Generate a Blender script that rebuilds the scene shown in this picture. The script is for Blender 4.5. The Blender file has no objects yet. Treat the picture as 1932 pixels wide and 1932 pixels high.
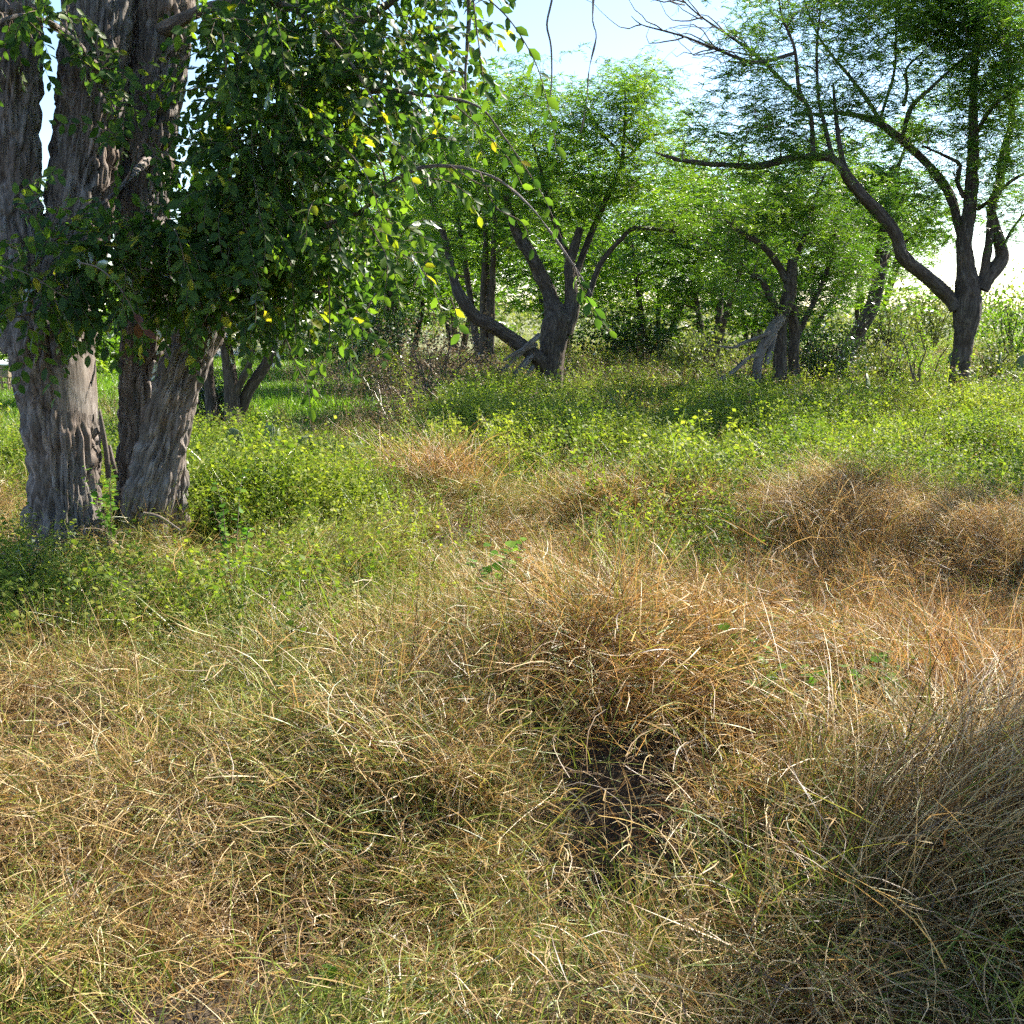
import bpy, math
import numpy as np
from mathutils import Vector

# ------------------------------------------------------------------ camera, sky, sun, exposure
sc = bpy.context.scene
COL = sc.collection
PITCH = math.radians(11.3)
CP, SP = math.cos(PITCH), math.sin(PITCH)
EYE = 1.6
cam_d = bpy.data.cameras.new('camera')
cam = bpy.data.objects.new('camera', cam_d)
COL.objects.link(cam)
cam.location = (0, 0, EYE)
cam.rotation_euler = (math.pi / 2 - PITCH, 0, 0)
cam_d.sensor_width = 36
cam_d.lens = 36
cam_d.clip_start = 0.05
cam_d.clip_end = 2000
sc.camera = cam

SUN_AZ, SUN_EL = math.radians(53), math.radians(40)     # from +Y (view direction) towards +X, backlight
world = bpy.data.worlds.new('World')
sc.world = world
world.use_nodes = True
wn = world.node_tree
wn.nodes.clear()
wo = wn.nodes.new('ShaderNodeOutputWorld')
bg = wn.nodes.new('ShaderNodeBackground')
sky = wn.nodes.new('ShaderNodeTexSky')
sky.sky_type = 'NISHITA'
sky.sun_disc = False
sky.sun_elevation = SUN_EL
sky.sun_rotation = SUN_AZ
sky.air_density = 1.0
sky.dust_density = 0.25
sky.ozone_density = 2.2
bg.inputs['Strength'].default_value = 0.085
wn.links.new(sky.outputs[0], bg.inputs[0])
wn.links.new(bg.outputs[0], wo.inputs[0])

sun_d = bpy.data.lights.new('sun', 'SUN')
sun_d.energy = 5.0
sun_d.angle = math.radians(0.5)
sun_d.color = (1.0, 0.92, 0.78)
sun = bpy.data.objects.new('sun', sun_d)
COL.objects.link(sun)
SUNV = Vector((math.sin(SUN_AZ) * math.cos(SUN_EL), math.cos(SUN_AZ) * math.cos(SUN_EL), math.sin(SUN_EL)))
sun.rotation_euler = SUNV.to_track_quat('Z', 'Y').to_euler()
sun.location = (12, 14, 20)

vs = sc.view_settings
vs.view_transform = 'Standard'
vs.look = 'None'
vs.gamma = 1
vs.use_curve_mapping = False
vs.exposure = 1.85
cy = sc.cycles
cy.max_bounces = 5
cy.diffuse_bounces = 2
cy.glossy_bounces = 2
cy.transmission_bounces = 4
cy.transparent_max_bounces = 4
cy.caustics_reflective = False
cy.caustics_refractive = False
cy.use_denoising = False
cy.use_adaptive_sampling = True
cy.adaptive_threshold = 0.06
cy.adaptive_min_samples = 24
sc.render.film_transparent = False

# ------------------------------------------------------------------ helpers: picture <-> ground, noise
W = 1932.0


def at(px, py, D):
    """world point at distance D (along y) seen in direction (px, py) of the 1932-px photograph"""
    u, v = px / W - .5, .5 - py / W
    s = D / (CP + v * SP)
    return np.array([u * s, D, EYE + s * (v * CP - SP)])


def on_ground(px, py, z=0.15):
    u, v = px / W - .5, .5 - py / W
    s = (z - EYE) / (v * CP - SP)
    return np.array([u * s, s * (CP + v * SP), z])


def proj(x, y, z=0.15):
    d = y * CP - (z - EYE) * SP
    return (x / d + .5) * W, (.5 - (y * SP + (z - EYE) * CP) / d) * W


def _hash(ix, iy, iz, seed):
    h = (ix.astype(np.int64) * 374761393 + iy.astype(np.int64) * 668265263 + iz.astype(np.int64) * 2147483647 + seed * 974634541) & 0xFFFFFFFF
    h = ((h ^ (h >> 13)) * 1274126177) & 0xFFFFFFFF
    h = (h ^ (h >> 16)) & 0xFFFFFFFF
    return h / 4294967295.0


def noise3(x, y, z, seed=0):
    x, y, z = np.broadcast_arrays(np.asarray(x, float), np.asarray(y, float), np.asarray(z, float))
    fx, fy, fz = np.floor(x), np.floor(y), np.floor(z)
    tx, ty, tz = x - fx, y - fy, z - fz
    tx, ty, tz = [t * t * (3 - 2 * t) for t in (tx, ty, tz)]
    r = 0
    for i in (0, 1):
        for j in (0, 1):
            for k in (0, 1):
                w = (tx if i else 1 - tx) * (ty if j else 1 - ty) * (tz if k else 1 - tz)
                r = r + w * _hash(fx + i, fy + j, fz + k, seed)
    return r


def noise2(x, y, seed=0):
    return noise3(x, y, np.zeros_like(np.asarray(x, float)), seed)


# mounds and hollows of the matted grass: photo x, photo y, radius m, height m
BUMPS = [(1130, 1330, .42, .20), (1120, 1590, .27, -.26), (830, 1470, .34, .12), (1380, 1250, .45, .14), (1800, 1300, .40, .16),
         (1560, 1010, .65, .22), (1270, 990, .55, .14), (1850, 1030, .7, .18), (1830, 1650, .45, .16), (620, 1330, .45, .10),
         (200, 1330, .40, .10), (420, 1660, .30, -.06), (300, 1900, .30, .06), (1250, 1830, .35, .08), (820, 960, .7, .15)]
BUMPW = [(on_ground(a, b, 0.1), r, h) for a, b, r, h in BUMPS]


def ground_z(x, y):
    x = np.asarray(x, float)
    y = np.asarray(y, float)
    near = np.clip((16 - y) / 8, 0, 1)
    z = (noise2(x * .9, y * .9, 3) - .5) * .14 * near + (noise2(x * 2.6, y * 2.6, 5) - .5) * .07 * near
    for c, r, h in BUMPW:
        z = z + 1.5 * h * np.exp(-((x - c[0]) ** 2 + (y - c[1]) ** 2) / (r * r))
    return z


def unit(v):
    return v / np.maximum(np.linalg.norm(v, axis=-1, keepdims=True), 1e-9)


# ------------------------------------------------------------------ helpers: objects and meshes
def make_mesh(name, V, faces, mat=None, attrs=None, smooth=True):
    """faces: list of int arrays (m,k)"""
    me = bpy.data.meshes.new(name)
    V = np.ascontiguousarray(V, np.float32)
    me.vertices.add(len(V))
    me.vertices.foreach_set('co', V.ravel())
    faces = [np.asarray(f, np.int32) for f in faces if len(f)]
    if faces:
        loops = np.concatenate([f.ravel() for f in faces])
        tot = np.concatenate([np.full(len(f), f.shape[1], np.int32) for f in faces])
        start = np.concatenate([[0], np.cumsum(tot)[:-1]]).astype(np.int32)
        me.loops.add(len(loops))
        me.loops.foreach_set('vertex_index', loops)
        me.polygons.add(len(tot))
        me.polygons.foreach_set('loop_start', start)
        me.polygons.foreach_set('loop_total', tot)
        me.polygons.foreach_set('use_smooth', np.full(len(tot), smooth, bool))
    for k, a in (attrs or {}).items():
        a = np.ascontiguousarray(a, np.float32)
        if a.ndim == 1:
            me.attributes.new(k, 'FLOAT', 'POINT').data.foreach_set('value', a)
        else:
            me.attributes.new(k, 'FLOAT_VECTOR', 'POINT').data.foreach_set('vector', a.ravel())
    me.update(calc_edges=True)
    if mat:
        me.materials.append(mat)
    return me


class Geo:
    """collects vertices and faces of one mesh"""

    def __init__(self):
        self.V, self.F, self.A, self.n = [], [], {}, 0

    def add(self, V, faces, **attrs):
        self.V.append(np.asarray(V, float))
        for f in faces:
            self.F.append(np.asarray(f) + self.n)
        for k, a in attrs.items():
            self.A.setdefault(k, []).append(np.asarray(a, float))
        self.n += len(V)
        return self

    def mesh(self, name, mat, origin=None, smooth=True):
        V = np.concatenate(self.V)
        if origin is not None:
            V = V - np.asarray(origin)
        by = {}
        for f in self.F:
            by.setdefault(f.shape[1], []).append(f)
        F = [np.concatenate(v) for v in by.values()]
        return make_mesh(name, V, F, mat, {k: np.concatenate(a) for k, a in self.A.items()}, smooth)


def link(name, me, parent=None, loc=None, kind=None):
    o = bpy.data.objects.new(name, me)
    COL.objects.link(o)
    if parent is not None:
        o.parent = parent
    if loc is not None:
        o.location = loc
    if kind:
        o['kind'] = kind
    return o


def tag(o, label=None, cat=None, group=None, kind=None):
    for k, v in (('label', label), ('category', cat), ('group', group), ('kind', kind)):
        if v:
            o[k] = v
    return o


def thing(name, label, cat, loc, group=None):
    o = bpy.data.objects.new(name, None)
    o.empty_display_size = .2
    COL.objects.link(o)
    o.location = [float(c) for c in loc]
    return tag(o, label, cat, group)


def quat_basis(ax, up):
    """rows: x axis = ax, z close to up; returns (x, y, z) arrays"""
    x = unit(ax)
    y = unit(np.cross(up, x))
    z = np.cross(x, y)
    return x, y, z


def place(canon_V, canon_F, pos, d, nrm, size, width=1.0):
    """copies of a small canonical mesh (x along, y across, z normal) joined into arrays"""
    x, y, z = quat_basis(d, nrm)
    n, k = len(pos), len(canon_V)
    s = np.asarray(size).reshape(-1, 1, 1)
    c = canon_V[None]
    V = pos[:, None] + s * (c[..., 0:1] * x[:, None] + c[..., 1:2] * width * y[:, None] + c[..., 2:3] * z[:, None])
    off = (np.arange(n) * k)[:, None, None]
    F = [(f[None] + off).reshape(-1, f.shape[1]) for f in canon_F]
    return V.reshape(-1, 3), F


LEAF_V = np.array([[0, 0, 0], [.3, .21, .05], [.3, 0, -.01], [.3, -.21, .05], [.68, .20, .03], [.68, 0, -.03], [.68, -.20, .03], [1, 0, -.10]])
LEAF_F = [np.array([[0, 2, 1], [0, 3, 2], [4, 5, 7], [5, 6, 7]]), np.array([[1, 2, 5, 4], [2, 3, 6, 5]])]
DIAMOND_V = np.array([[0, 0, 0], [.45, .26, .04], [1, 0, -.04], [.45, -.26, .04]])
DIAMOND_F = [np.array([[0, 3, 1], [1, 3, 2]])]
SLIP_V = np.array([[0, -.08, 0], [0, .08, 0], [1, .05, -.05], [1, -.05, -.05]])
SLIP_F = [np.array([[0, 3, 2, 1]])]


def blades(base, az, daz, l0, l1, L, w, segs, tw):
    """curved ribbons; lean angles from the vertical"""
    n = len(base)
    t = np.linspace(0, 1, segs + 1)
    tm = (t[1:] + t[:-1]) / 2
    lean = l0[:, None] + (l1 - l0)[:, None] * tm
    A = az[:, None] + daz[:, None] * tm
    step = (L / segs)[:, None]
    d = np.stack([np.sin(lean) * np.cos(A), np.sin(lean) * np.sin(A), np.cos(lean)], -1) * step[..., None]
    P = np.concatenate([base[:, None], base[:, None] + np.cumsum(d, 1)], 1)
    At = az[:, None] + daz[:, None] * t
    lt = l0[:, None] + (l1 - l0)[:, None] * t
    h = np.stack([-np.sin(At), np.cos(At), np.zeros_like(At)], -1)
    nn = np.stack([np.cos(lt) * np.cos(At), np.cos(lt) * np.sin(At), -np.sin(lt)], -1)
    ct, st = np.cos(tw)[:, None, None], np.sin(tw)[:, None, None]
    side = h * ct + nn * st
    wid = (w[:, None] * .5 * (1 - .85 * t ** 2.2))[..., None]
    V = np.stack([P - side * wid, P + side * wid], 2).reshape(-1, 3)
    k = (segs + 1) * 2
    i = (np.arange(n) * k)[:, None] + (np.arange(segs) * 2)[None]
    F = np.stack([i, i + 1, i + 3, i + 2], -1).reshape(-1, 4)
    return V, F, k, P


def sticks(P, R, sides=4):
    """many thin tubes with the same number of points: P (n,k,3), R (n,k)"""
    P = np.asarray(P, float)
    n, k, _ = P.shape
    T = unit(np.gradient(P, axis=1))
    ref = np.where(np.abs(T[:, :1, 2:3]) > .85, np.array([1., 0, 0]), np.array([0, 0, 1.]))
    a = unit(np.cross(T, ref))
    b = np.cross(T, a)
    th = np.arange(sides) * 2 * math.pi / sides
    V = P[:, :, None] + R[:, :, None, None] * (np.cos(th)[None, None, :, None] * a[:, :, None] + np.sin(th)[None, None, :, None] * b[:, :, None])
    idx = np.arange(n * k * sides).reshape(n, k, sides)
    F = np.stack([idx[:, :-1], np.roll(idx, -1, 2)[:, :-1], np.roll(idx, -1, 2)[:, 1:], idx[:, 1:]], -1).reshape(-1, 4)
    return V.reshape(-1, 3), [F]


def smooth_path(P, R, spacing):
    """Catmull-Rom through P with radii R, resampled"""
    P = np.asarray(P, float)
    R = np.asarray(R, float)
    Q = np.concatenate([np.c_[P, R][:1] * 2 - np.c_[P, R][1:2], np.c_[P, R], np.c_[P, R][-1:] * 2 - np.c_[P, R][-2:-1]])
    out = []
    for i in range(1, len(Q) - 2):
        L = np.linalg.norm(Q[i + 1, :3] - Q[i, :3])
        m = max(2, int(math.ceil(L / spacing)))
        t = np.linspace(0, 1, m, endpoint=False)[:, None]
        p0, p1, p2, p3 = Q[i - 1], Q[i], Q[i + 1], Q[i + 2]
        out.append(.5 * (2 * p1 + (p2 - p0) * t + (2 * p0 - 5 * p1 + 4 * p2 - p3) * t ** 2 + (3 * p1 - p0 - 3 * p2 + p3) * t ** 3))
    out.append(Q[-2:-1])
    out = np.concatenate(out)
    return out[:, :3], np.maximum(out[:, 3], .002)


def tube(P, R, segs, bark=0.0, furrow=.03, seed=0, lumps=0.0, flat_zone=None):
    """tapered limb with furrowed bark as real relief; returns V, faces, bark coordinates"""
    n = len(P)
    T = unit(np.gradient(P, axis=0))
    a = np.zeros((n, 3))
    v = np.array([0, -1., 0]) if abs(T[0][1]) < .8 else np.array([1., 0, 0])
    for i in range(n):
        v = v - T[i] * np.dot(v, T[i])
        v = v / np.linalg.norm(v)
        a[i] = v
    b = np.cross(T, a)
    th = np.arange(segs) * 2 * math.pi / segs
    ln = np.concatenate([[0], np.cumsum(np.linalg.norm(np.diff(P, axis=0), axis=1))])
    cx, sx = np.cos(th)[None], np.sin(th)[None]
    N = cx[..., None] * a[:, None] + sx[..., None] * b[:, None]
    Rm = np.repeat(R[:, None], segs, 1)
    X, Y, Z = cx * Rm, sx * Rm, np.repeat(ln[:, None], segs, 1)
    r = Rm.copy()
    if lumps:
        r = r * (1 + lumps * (noise3(X * 5, Y * 5, Z * 2.2, seed + 9) - .5) * 2)
    if bark:
        wz = (noise3(X * 9, Y * 9, Z * 3, seed + 1) - .5) * 2.4
        f = furrow
        n1 = noise3(X / f + wz, Y / f + wz, Z / (f * 9), seed + 2)
        n2 = noise3(X / f * 2.1 + wz, Y / f * 2.1, Z / (f * 4.5), seed + 3)
        n3 = noise3(X / f * 1.2, Y / f * 1.2, Z / (f * 2.0), seed + 4)
        ridge = np.abs(2 * n1 - 1)
        h = np.clip(ridge * 3.4, 0, 1) ** .8 * .62 + np.clip(np.abs(2 * n2 - 1) * 2.6, 0, 1) * .30 + (n3 - .5) * .4
        amp = np.full_like(h, bark)
        if flat_zone is not None:
            amp = amp * flat_zone(P[:, None] + Rm[..., None] * N)
        r = r + (h - .6) * amp
    V = P[:, None] + r[..., None] * N
    idx = np.arange(n * segs).reshape(n, segs)
    F = np.stack([idx[:-1], np.roll(idx, -1, 1)[:-1], np.roll(idx, -1, 1)[1:], idx[1:]], -1).reshape(-1, 4)
    V = np.concatenate([V.reshape(-1, 3), P[-1:] + T[-1:] * R[-1] * .4])
    tip = len(V) - 1
    last = idx[-1]
    Ft = np.stack([last, np.roll(last, -1), np.full(segs, tip)], -1)
    tuv = np.concatenate([np.stack([X, Y, Z], -1).reshape(-1, 3), [[0, 0, ln[-1]]]])
    return V, [F, Ft], tuv


# ------------------------------------------------------------------ materials
def new_mat(name):
    m = bpy.data.materials.new(name)
    m.use_nodes = True
    nt = m.node_tree
    nt.nodes.clear()
    return m, nt, nt.nodes.new, nt.links.new


def ramp_node(nt, stops, interp='LINEAR'):
    r = nt.nodes.new('ShaderNodeValToRGB')
    e = r.color_ramp.elements
    r.color_ramp.interpolation = interp
    while len(e) < len(stops):
        e.new(.5)
    for el, (p, c) in zip(e, stops):
        el.position = p
        el.color = (*c, 1)
    return r


def mixc(nt, a, b, fac, mode='MIX'):
    n = nt.nodes.new('ShaderNodeMix')
    n.data_type = 'RGBA'
    n.blend_type = mode
    for sock, v in ((n.inputs[0], fac), (n.inputs[6], a), (n.inputs[7], b)):
        if isinstance(v, (int, float)):
            sock.default_value = v
        elif isinstance(v, tuple):
            sock.default_value = (*v, 1)
        else:
            nt.links.new(v, sock)
    return n.outputs[2]


def mathn(nt, op, a, b=0.0, clamp=False):
    n = nt.nodes.new('ShaderNodeMath')
    n.operation = op
    n.use_clamp = clamp
    for s, v in ((n.inputs[0], a), (n.inputs[1], b)):
        if isinstance(v, (int, float)):
            s.default_value = v
        else:
            nt.links.new(v, s)
    return n.outputs[0]


def attr(nt, name, kind='GEOMETRY', out='Fac'):
    n = nt.nodes.new('ShaderNodeAttribute')
    n.attribute_name = name
    n.attribute_type = kind
    return n.outputs[out]


def pos_noise(nt, scale, detail=2.0):
    g = nt.nodes.new('ShaderNodeNewGeometry')
    n = nt.nodes.new('ShaderNodeTexNoise')
    n.inputs['Scale'].default_value = scale
    n.inputs['Detail'].default_value = detail
    nt.links.new(g.outputs['Position'], n.inputs['Vector'])
    return n.outputs['Fac']


def thin_shader(nt, color, trans_color, trans, gloss, rough):
    new, ln = nt.nodes.new, nt.links.new
    d = new('ShaderNodeBsdfDiffuse')
    t = new('ShaderNodeBsdfTranslucent')
    m = new('ShaderNodeMixShader')
    m.inputs[0].default_value = trans
    ln(color, d.inputs[0])
    ln(trans_color, t.inputs[0])
    ln(d.outputs[0], m.inputs[1])
    ln(t.outputs[0], m.inputs[2])
    g = new('ShaderNodeBsdfGlossy')
    g.inputs['Roughness'].default_value = rough
    g.inputs['Color'].default_value = (1, 1, 1, 1)
    fr = new('ShaderNodeFresnel')
    fr.inputs[0].default_value = 1.42
    k = mathn(nt, 'MULTIPLY', fr.outputs[0], gloss)
    m2 = new('ShaderNodeMixShader')
    ln(k, m2.inputs[0])
    ln(m.outputs[0], m2.inputs[1])
    ln(g.outputs[0], m2.inputs[2])
    o = new('ShaderNodeOutputMaterial')
    ln(m2.outputs[0], o.inputs[0])


def leaf_mat(name, stops, tcol=(1.5, 1.7, .5), trans=.45, gloss=.2, rough=.45, nscale=.8, namp=.3):
    m, nt, new, ln = new_mat(name)
    f = mathn(nt, 'ADD', attr(nt, 'bv'), mathn(nt, 'MULTIPLY', mathn(nt, 'SUBTRACT', pos_noise(nt, nscale), .5), namp), True)
    r = ramp_node(nt, stops)
    ln(f, r.inputs[0])
    c = r.outputs[0]
    thin_shader(nt, c, mixc(nt, c, tcol, 1.0, 'MULTIPLY'), trans, gloss, rough)
    return m


def grass_mat(name, dry, green, tdry=(1.25, 1.1, .8), trans=.36, gloss=.05, rough=.5, orange=(1.14, .86, .72)):
    """dry and green palettes; instances carry gr (share of green blades) and orr (rusty share)"""
    m, nt, new, ln = new_mat(name)
    bv, bw = attr(nt, 'bv'), attr(nt, 'bw')
    gr, orr = attr(nt, 'gr', 'INSTANCER'), attr(nt, 'orr', 'INSTANCER')
    f = mathn(nt, 'ADD', bv, mathn(nt, 'MULTIPLY', mathn(nt, 'SUBTRACT', pos_noise(nt, 2.2, 3), .5), .5), True)
    rd = ramp_node(nt, dry)
    ln(f, rd.inputs[0])
    rg = ramp_node(nt, green)
    ln(f, rg.inputs[0])
    cd = mixc(nt, rd.outputs[0], mixc(nt, rd.outputs[0], orange, 1.0, 'MULTIPLY'), orr)
    isg = mathn(nt, 'LESS_THAN', bw, gr)
    c = mixc(nt, cd, rg.outputs[0], isg)
    thin_shader(nt, c, mixc(nt, c, tdry, 1.0, 'MULTIPLY'), trans, gloss, rough)
    return m


def bark_mat(name, cols, scale=(26, 26, 3.2), bump=.35, moss=None):
    m, nt, new, ln = new_mat(name)
    a = attr(nt, 'tuv', out='Vector')
    mp = new('ShaderNodeMapping')
    mp.inputs['Scale'].default_value = scale
    ln(a, mp.inputs['Vector'])
    n1 = new('ShaderNodeTexNoise')
    n1.inputs['Scale'].default_value = 1.0
    n1.inputs['Detail'].default_value = 6
    n1.inputs['Roughness'].default_value = .65
    n1.inputs['Distortion'].default_value = .6
    ln(mp.outputs[0], n1.inputs['Vector'])
    r = ramp_node(nt, cols)
    ln(n1.outputs['Fac'], r.inputs[0])
    c = r.outputs[0]
    n2 = pos_noise(nt, 3.5, 3)
    k = ramp_node(nt, [(.35, (0, 0, 0)), (.7, (1, 1, 1))])
    ln(n2, k.inputs[0])
    c = mixc(nt, c, mixc(nt, c, moss or (1.08, .93, .84), 1.0, 'MULTIPLY'), k.outputs[0])
    p = new('ShaderNodeBsdfPrincipled')
    p.inputs['Roughness'].default_value = .85
    p.inputs['Specular IOR Level'].default_value = .25
    ln(c, p.inputs['Base Color'])
    b = new('ShaderNodeBump')
    b.inputs['Strength'].default_value = bump
    b.inputs['Distance'].default_value = .02
    ln(n1.outputs['Fac'], b.inputs['Height'])
    ln(b.outputs[0], p.inputs['Normal'])
    o = new('ShaderNodeOutputMaterial')
    ln(p.outputs[0], o.inputs[0])
    return m


def plain_mat(name, stops, scale=4, rough=.8, bump=0, metallic=0):
    m, nt, new, ln = new_mat(name)
    g = new('ShaderNodeTexCoord')
    n = new('ShaderNodeTexNoise')
    n.inputs['Scale'].default_value = scale
    n.inputs['Detail'].default_value = 5
    ln(g.outputs['Object'], n.inputs['Vector'])
    r = ramp_node(nt, stops)
    ln(n.outputs['Fac'], r.inputs[0])
    p = new('ShaderNodeBsdfPrincipled')
    p.inputs['Roughness'].default_value = rough
    p.inputs['Metallic'].default_value = metallic
    ln(r.outputs[0], p.inputs['Base Color'])
    if bump:
        b = new('ShaderNodeBump')
        b.inputs['Strength'].default_value = bump
        ln(n.outputs['Fac'], b.inputs['Height'])
        ln(b.outputs[0], p.inputs['Normal'])
    o = new('ShaderNodeOutputMaterial')
    ln(p.outputs[0], o.inputs[0])
    return m


DRY = [(0, (.05, .028, .013)), (.3, (.15, .085, .035)), (.55, (.34, .22, .09)), (.8, (.50, .36, .16)), (1, (.62, .50, .28))]
GREEN = [(0, (.05, .085, .018)), (.4, (.13, .18, .03)), (.7, (.25, .29, .05)), (1, (.38, .38, .09))]
M = {}
M['straw'] = grass_mat('straw', DRY, GREEN)
M['blade'] = grass_mat('green_blade', DRY, [(0, (.05, .10, .02)), (.5, (.13, .22, .03)), (1, (.30, .36, .06))], trans=.45)
M['herb'] = leaf_mat('herb_leaf', [(0, (.045, .085, .018)), (.4, (.115, .17, .03)), (.75, (.25, .27, .055)), (1, (.30, .29, .09))], trans=.5, gloss=.12, nscale=1.1, namp=1.1)
M['weed_leaf'] = leaf_mat('weed_leaf', [(0, (.06, .15, .025)), (.5, (.11, .23, .03)), (1, (.20, .30, .05))], trans=.5, gloss=.12, nscale=2, namp=.3)
M['lawn'] = leaf_mat('lawn_blade', [(0, (.06, .13, .02)), (1, (.20, .30, .04))], trans=.5, gloss=.05, nscale=.3)
M['weed_dry'] = leaf_mat('dry_weed', [(0, (.07, .045, .03)), (.5, (.16, .11, .07)), (.8, (.22, .17, .09)), (1, (.12, .16, .05))], tcol=(1.1, 1, .8), trans=.3, gloss=.2)
M['elm'] = leaf_mat('ovate_leaf', [(0, (.028, .065, .022)), (.5, (.05, .10, .028)), (.86, (.09, .15, .03)), (.95, (.28, .27, .03)), (.985, (.20, .10, .03)), (1, (.11, .045, .035))],
                    tcol=(2.2, 2.3, .55), trans=.56, gloss=.2, rough=.4, nscale=.5, namp=.12)
M['mesq'] = leaf_mat('mesquite_leaf', [(0, (.035, .08, .018)), (.5, (.07, .14, .025)), (1, (.15, .21, .04))], tcol=(1.7, 1.9, .5), trans=.5, gloss=.12, nscale=.5, namp=.5)
M['mesq_bright'] = leaf_mat('bright_leaf', [(0, (.05, .10, .018)), (.5, (.09, .18, .025)), (1, (.19, .26, .04))], tcol=(1.8, 1.9, .5), trans=.55, gloss=.12, nscale=.4, namp=.5)
M['brush'] = leaf_mat('brush_leaf', [(0, (.06, .09, .035)), (.5, (.12, .15, .05)), (1, (.25, .24, .11))], trans=.4, gloss=.2, nscale=.3, namp=.5)
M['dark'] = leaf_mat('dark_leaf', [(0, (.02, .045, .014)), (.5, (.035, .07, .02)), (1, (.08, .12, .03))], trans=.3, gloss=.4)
M['bark'] = bark_mat('grey_furrowed_bark', [(.3, (.06, .05, .044)), (.5, (.15, .135, .125)), (.7, (.33, .31, .305))], scale=(48, 48, 4.5), bump=.8)
M['bark_mesq'] = bark_mat('dark_mesquite_bark', [(.3, (.028, .022, .019)), (.5, (.07, .058, .05)), (.72, (.17, .15, .135))], scale=(34, 34, 6), bump=.9)
M['twig'] = bark_mat('twig_bark', [(.25, (.08, .06, .045)), (.75, (.2, .16, .13))], scale=(30, 30, 6), bump=.1)
M['deadwood'] = bark_mat('grey_dead_wood', [(.3, (.06, .052, .047)), (.7, (.24, .22, .205))], scale=(34, 34, 4), bump=.7)
M['scar'] = bark_mat('bare_wood', [(.3, (.13, .115, .105)), (.55, (.24, .22, .205)), (.75, (.34, .32, .30))], scale=(30, 30, 2.5), bump=.3)


def pad_mat():
    m, nt, new, ln = new_mat('cactus_pad')
    tc = new('ShaderNodeTexCoord')
    v = new('ShaderNodeTexVoronoi')
    v.inputs['Scale'].default_value = 11
    v.inputs['Randomness'].default_value = .35
    ln(tc.outputs['Object'], v.inputs['Vector'])
    r = ramp_node(nt, [(.10, (.42, .38, .26)), (.17, (.07, .12, .055))])
    ln(v.outputs['Distance'], r.inputs[0])
    n = new('ShaderNodeTexNoise')
    n.inputs['Scale'].default_value = 5
    ln(tc.outputs['Object'], n.inputs['Vector'])
    c = mixc(nt, r.outputs[0], (.16, .17, .07), mathn(nt, 'MULTIPLY', n.outputs['Fac'], .7))
    p = new('ShaderNodeBsdfPrincipled')
    p.inputs['Roughness'].default_value = .6
    ln(c, p.inputs['Base Color'])
    o = new('ShaderNodeOutputMaterial')
    ln(p.outputs[0], o.inputs[0])
    return m


M['pad'] = pad_mat()
M['soil'] = plain_mat('soil_and_litter', [(.3, (.02, .014, .009)), (.55, (.05, .034, .02)), (.8, (.10, .07, .04))], 9, .95, .8)
M['turf'] = plain_mat('turf', [(.3, (.05, .085, .02)), (.7, (.12, .17, .035))], 3, .95, .5)
M['meadow'] = plain_mat('olive_meadow', [(.3, (.07, .09, .025)), (.55, (.14, .15, .05)), (.75, (.24, .20, .09))], 1.2, .95, .5)
M['road'] = plain_mat('pale_caliche', [(.3, (.40, .36, .31)), (.7, (.55, .51, .45))], 2, .95, .3)

# ------------------------------------------------------------------ the setting
rng = np.random.default_rng(11)


def sheet(name, xs, ys, zfun, mat, label):
    X, Y = np.meshgrid(xs, ys)
    V = np.stack([X, Y, zfun(X, Y)], -1).reshape(-1, 3)
    n, m = X.shape
    i = np.arange(n * m).reshape(n, m)
    F = np.stack([i[:-1, :-1], i[:-1, 1:], i[1:, 1:], i[1:, :-1]], -1).reshape(-1, 4)
    return tag(link(name, make_mesh(name, V, [F], mat)), label, name, kind='structure')


xs = np.unique(np.concatenate([[-900, -300, -120, -60, -30, -16], np.linspace(-9, 12, 190), [18, 30, 60, 120, 300, 900]]))
ys = np.unique(np.concatenate([[-300, -60, -10, -3], np.linspace(0, 18, 170), np.linspace(19, 40, 14), [60, 120, 300, 900]]))
sheet('ground', xs, ys, lambda x, y: ground_z(x, y), M['soil'], 'dry brown soil under the rough grass')
sheet('lawn', np.linspace(-40, -.2, 40), np.linspace(10.4, 34, 34), lambda x, y: ground_z(x, y) + .012, M['turf'], 'short bright green lawn behind the trunks')
sheet('meadow', np.array([-900, -200, -60, -30, -10, 0, 10, 30, 60, 200, 900]), np.array([17, 20, 26, 33, 45, 60, 100, 300, 900]), lambda x, y: ground_z(x, y) + .006, M['meadow'], 'rough olive meadow stretching away under the trees')
# pale road far left, bending away behind the shrubs
pts = np.array([[-70, 25.5], [-30, 25.3], [-12, 25.2], [-9.3, 25.6], [-8.2, 27], [-8.4, 30], [-12, 40]])
wid = np.array([1.5, 1.5, 1.4, 1.2, 1.1, 1.1, 1.1])
tg = unit(np.gradient(pts, axis=0))
nl = np.c_[-tg[:, 1], tg[:, 0]]
V = np.concatenate([np.c_[pts - nl * wid[:, None], np.full(7, .03)], np.c_[pts + nl * wid[:, None], np.full(7, .03)]])
F = np.array([[i, i + 1, i + 8, i + 7] for i in range(6)])
tag(link('road', make_mesh('road', V, [F], M['road'])), 'pale dirt road crossing behind the lawn', 'road', kind='structure')


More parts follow.
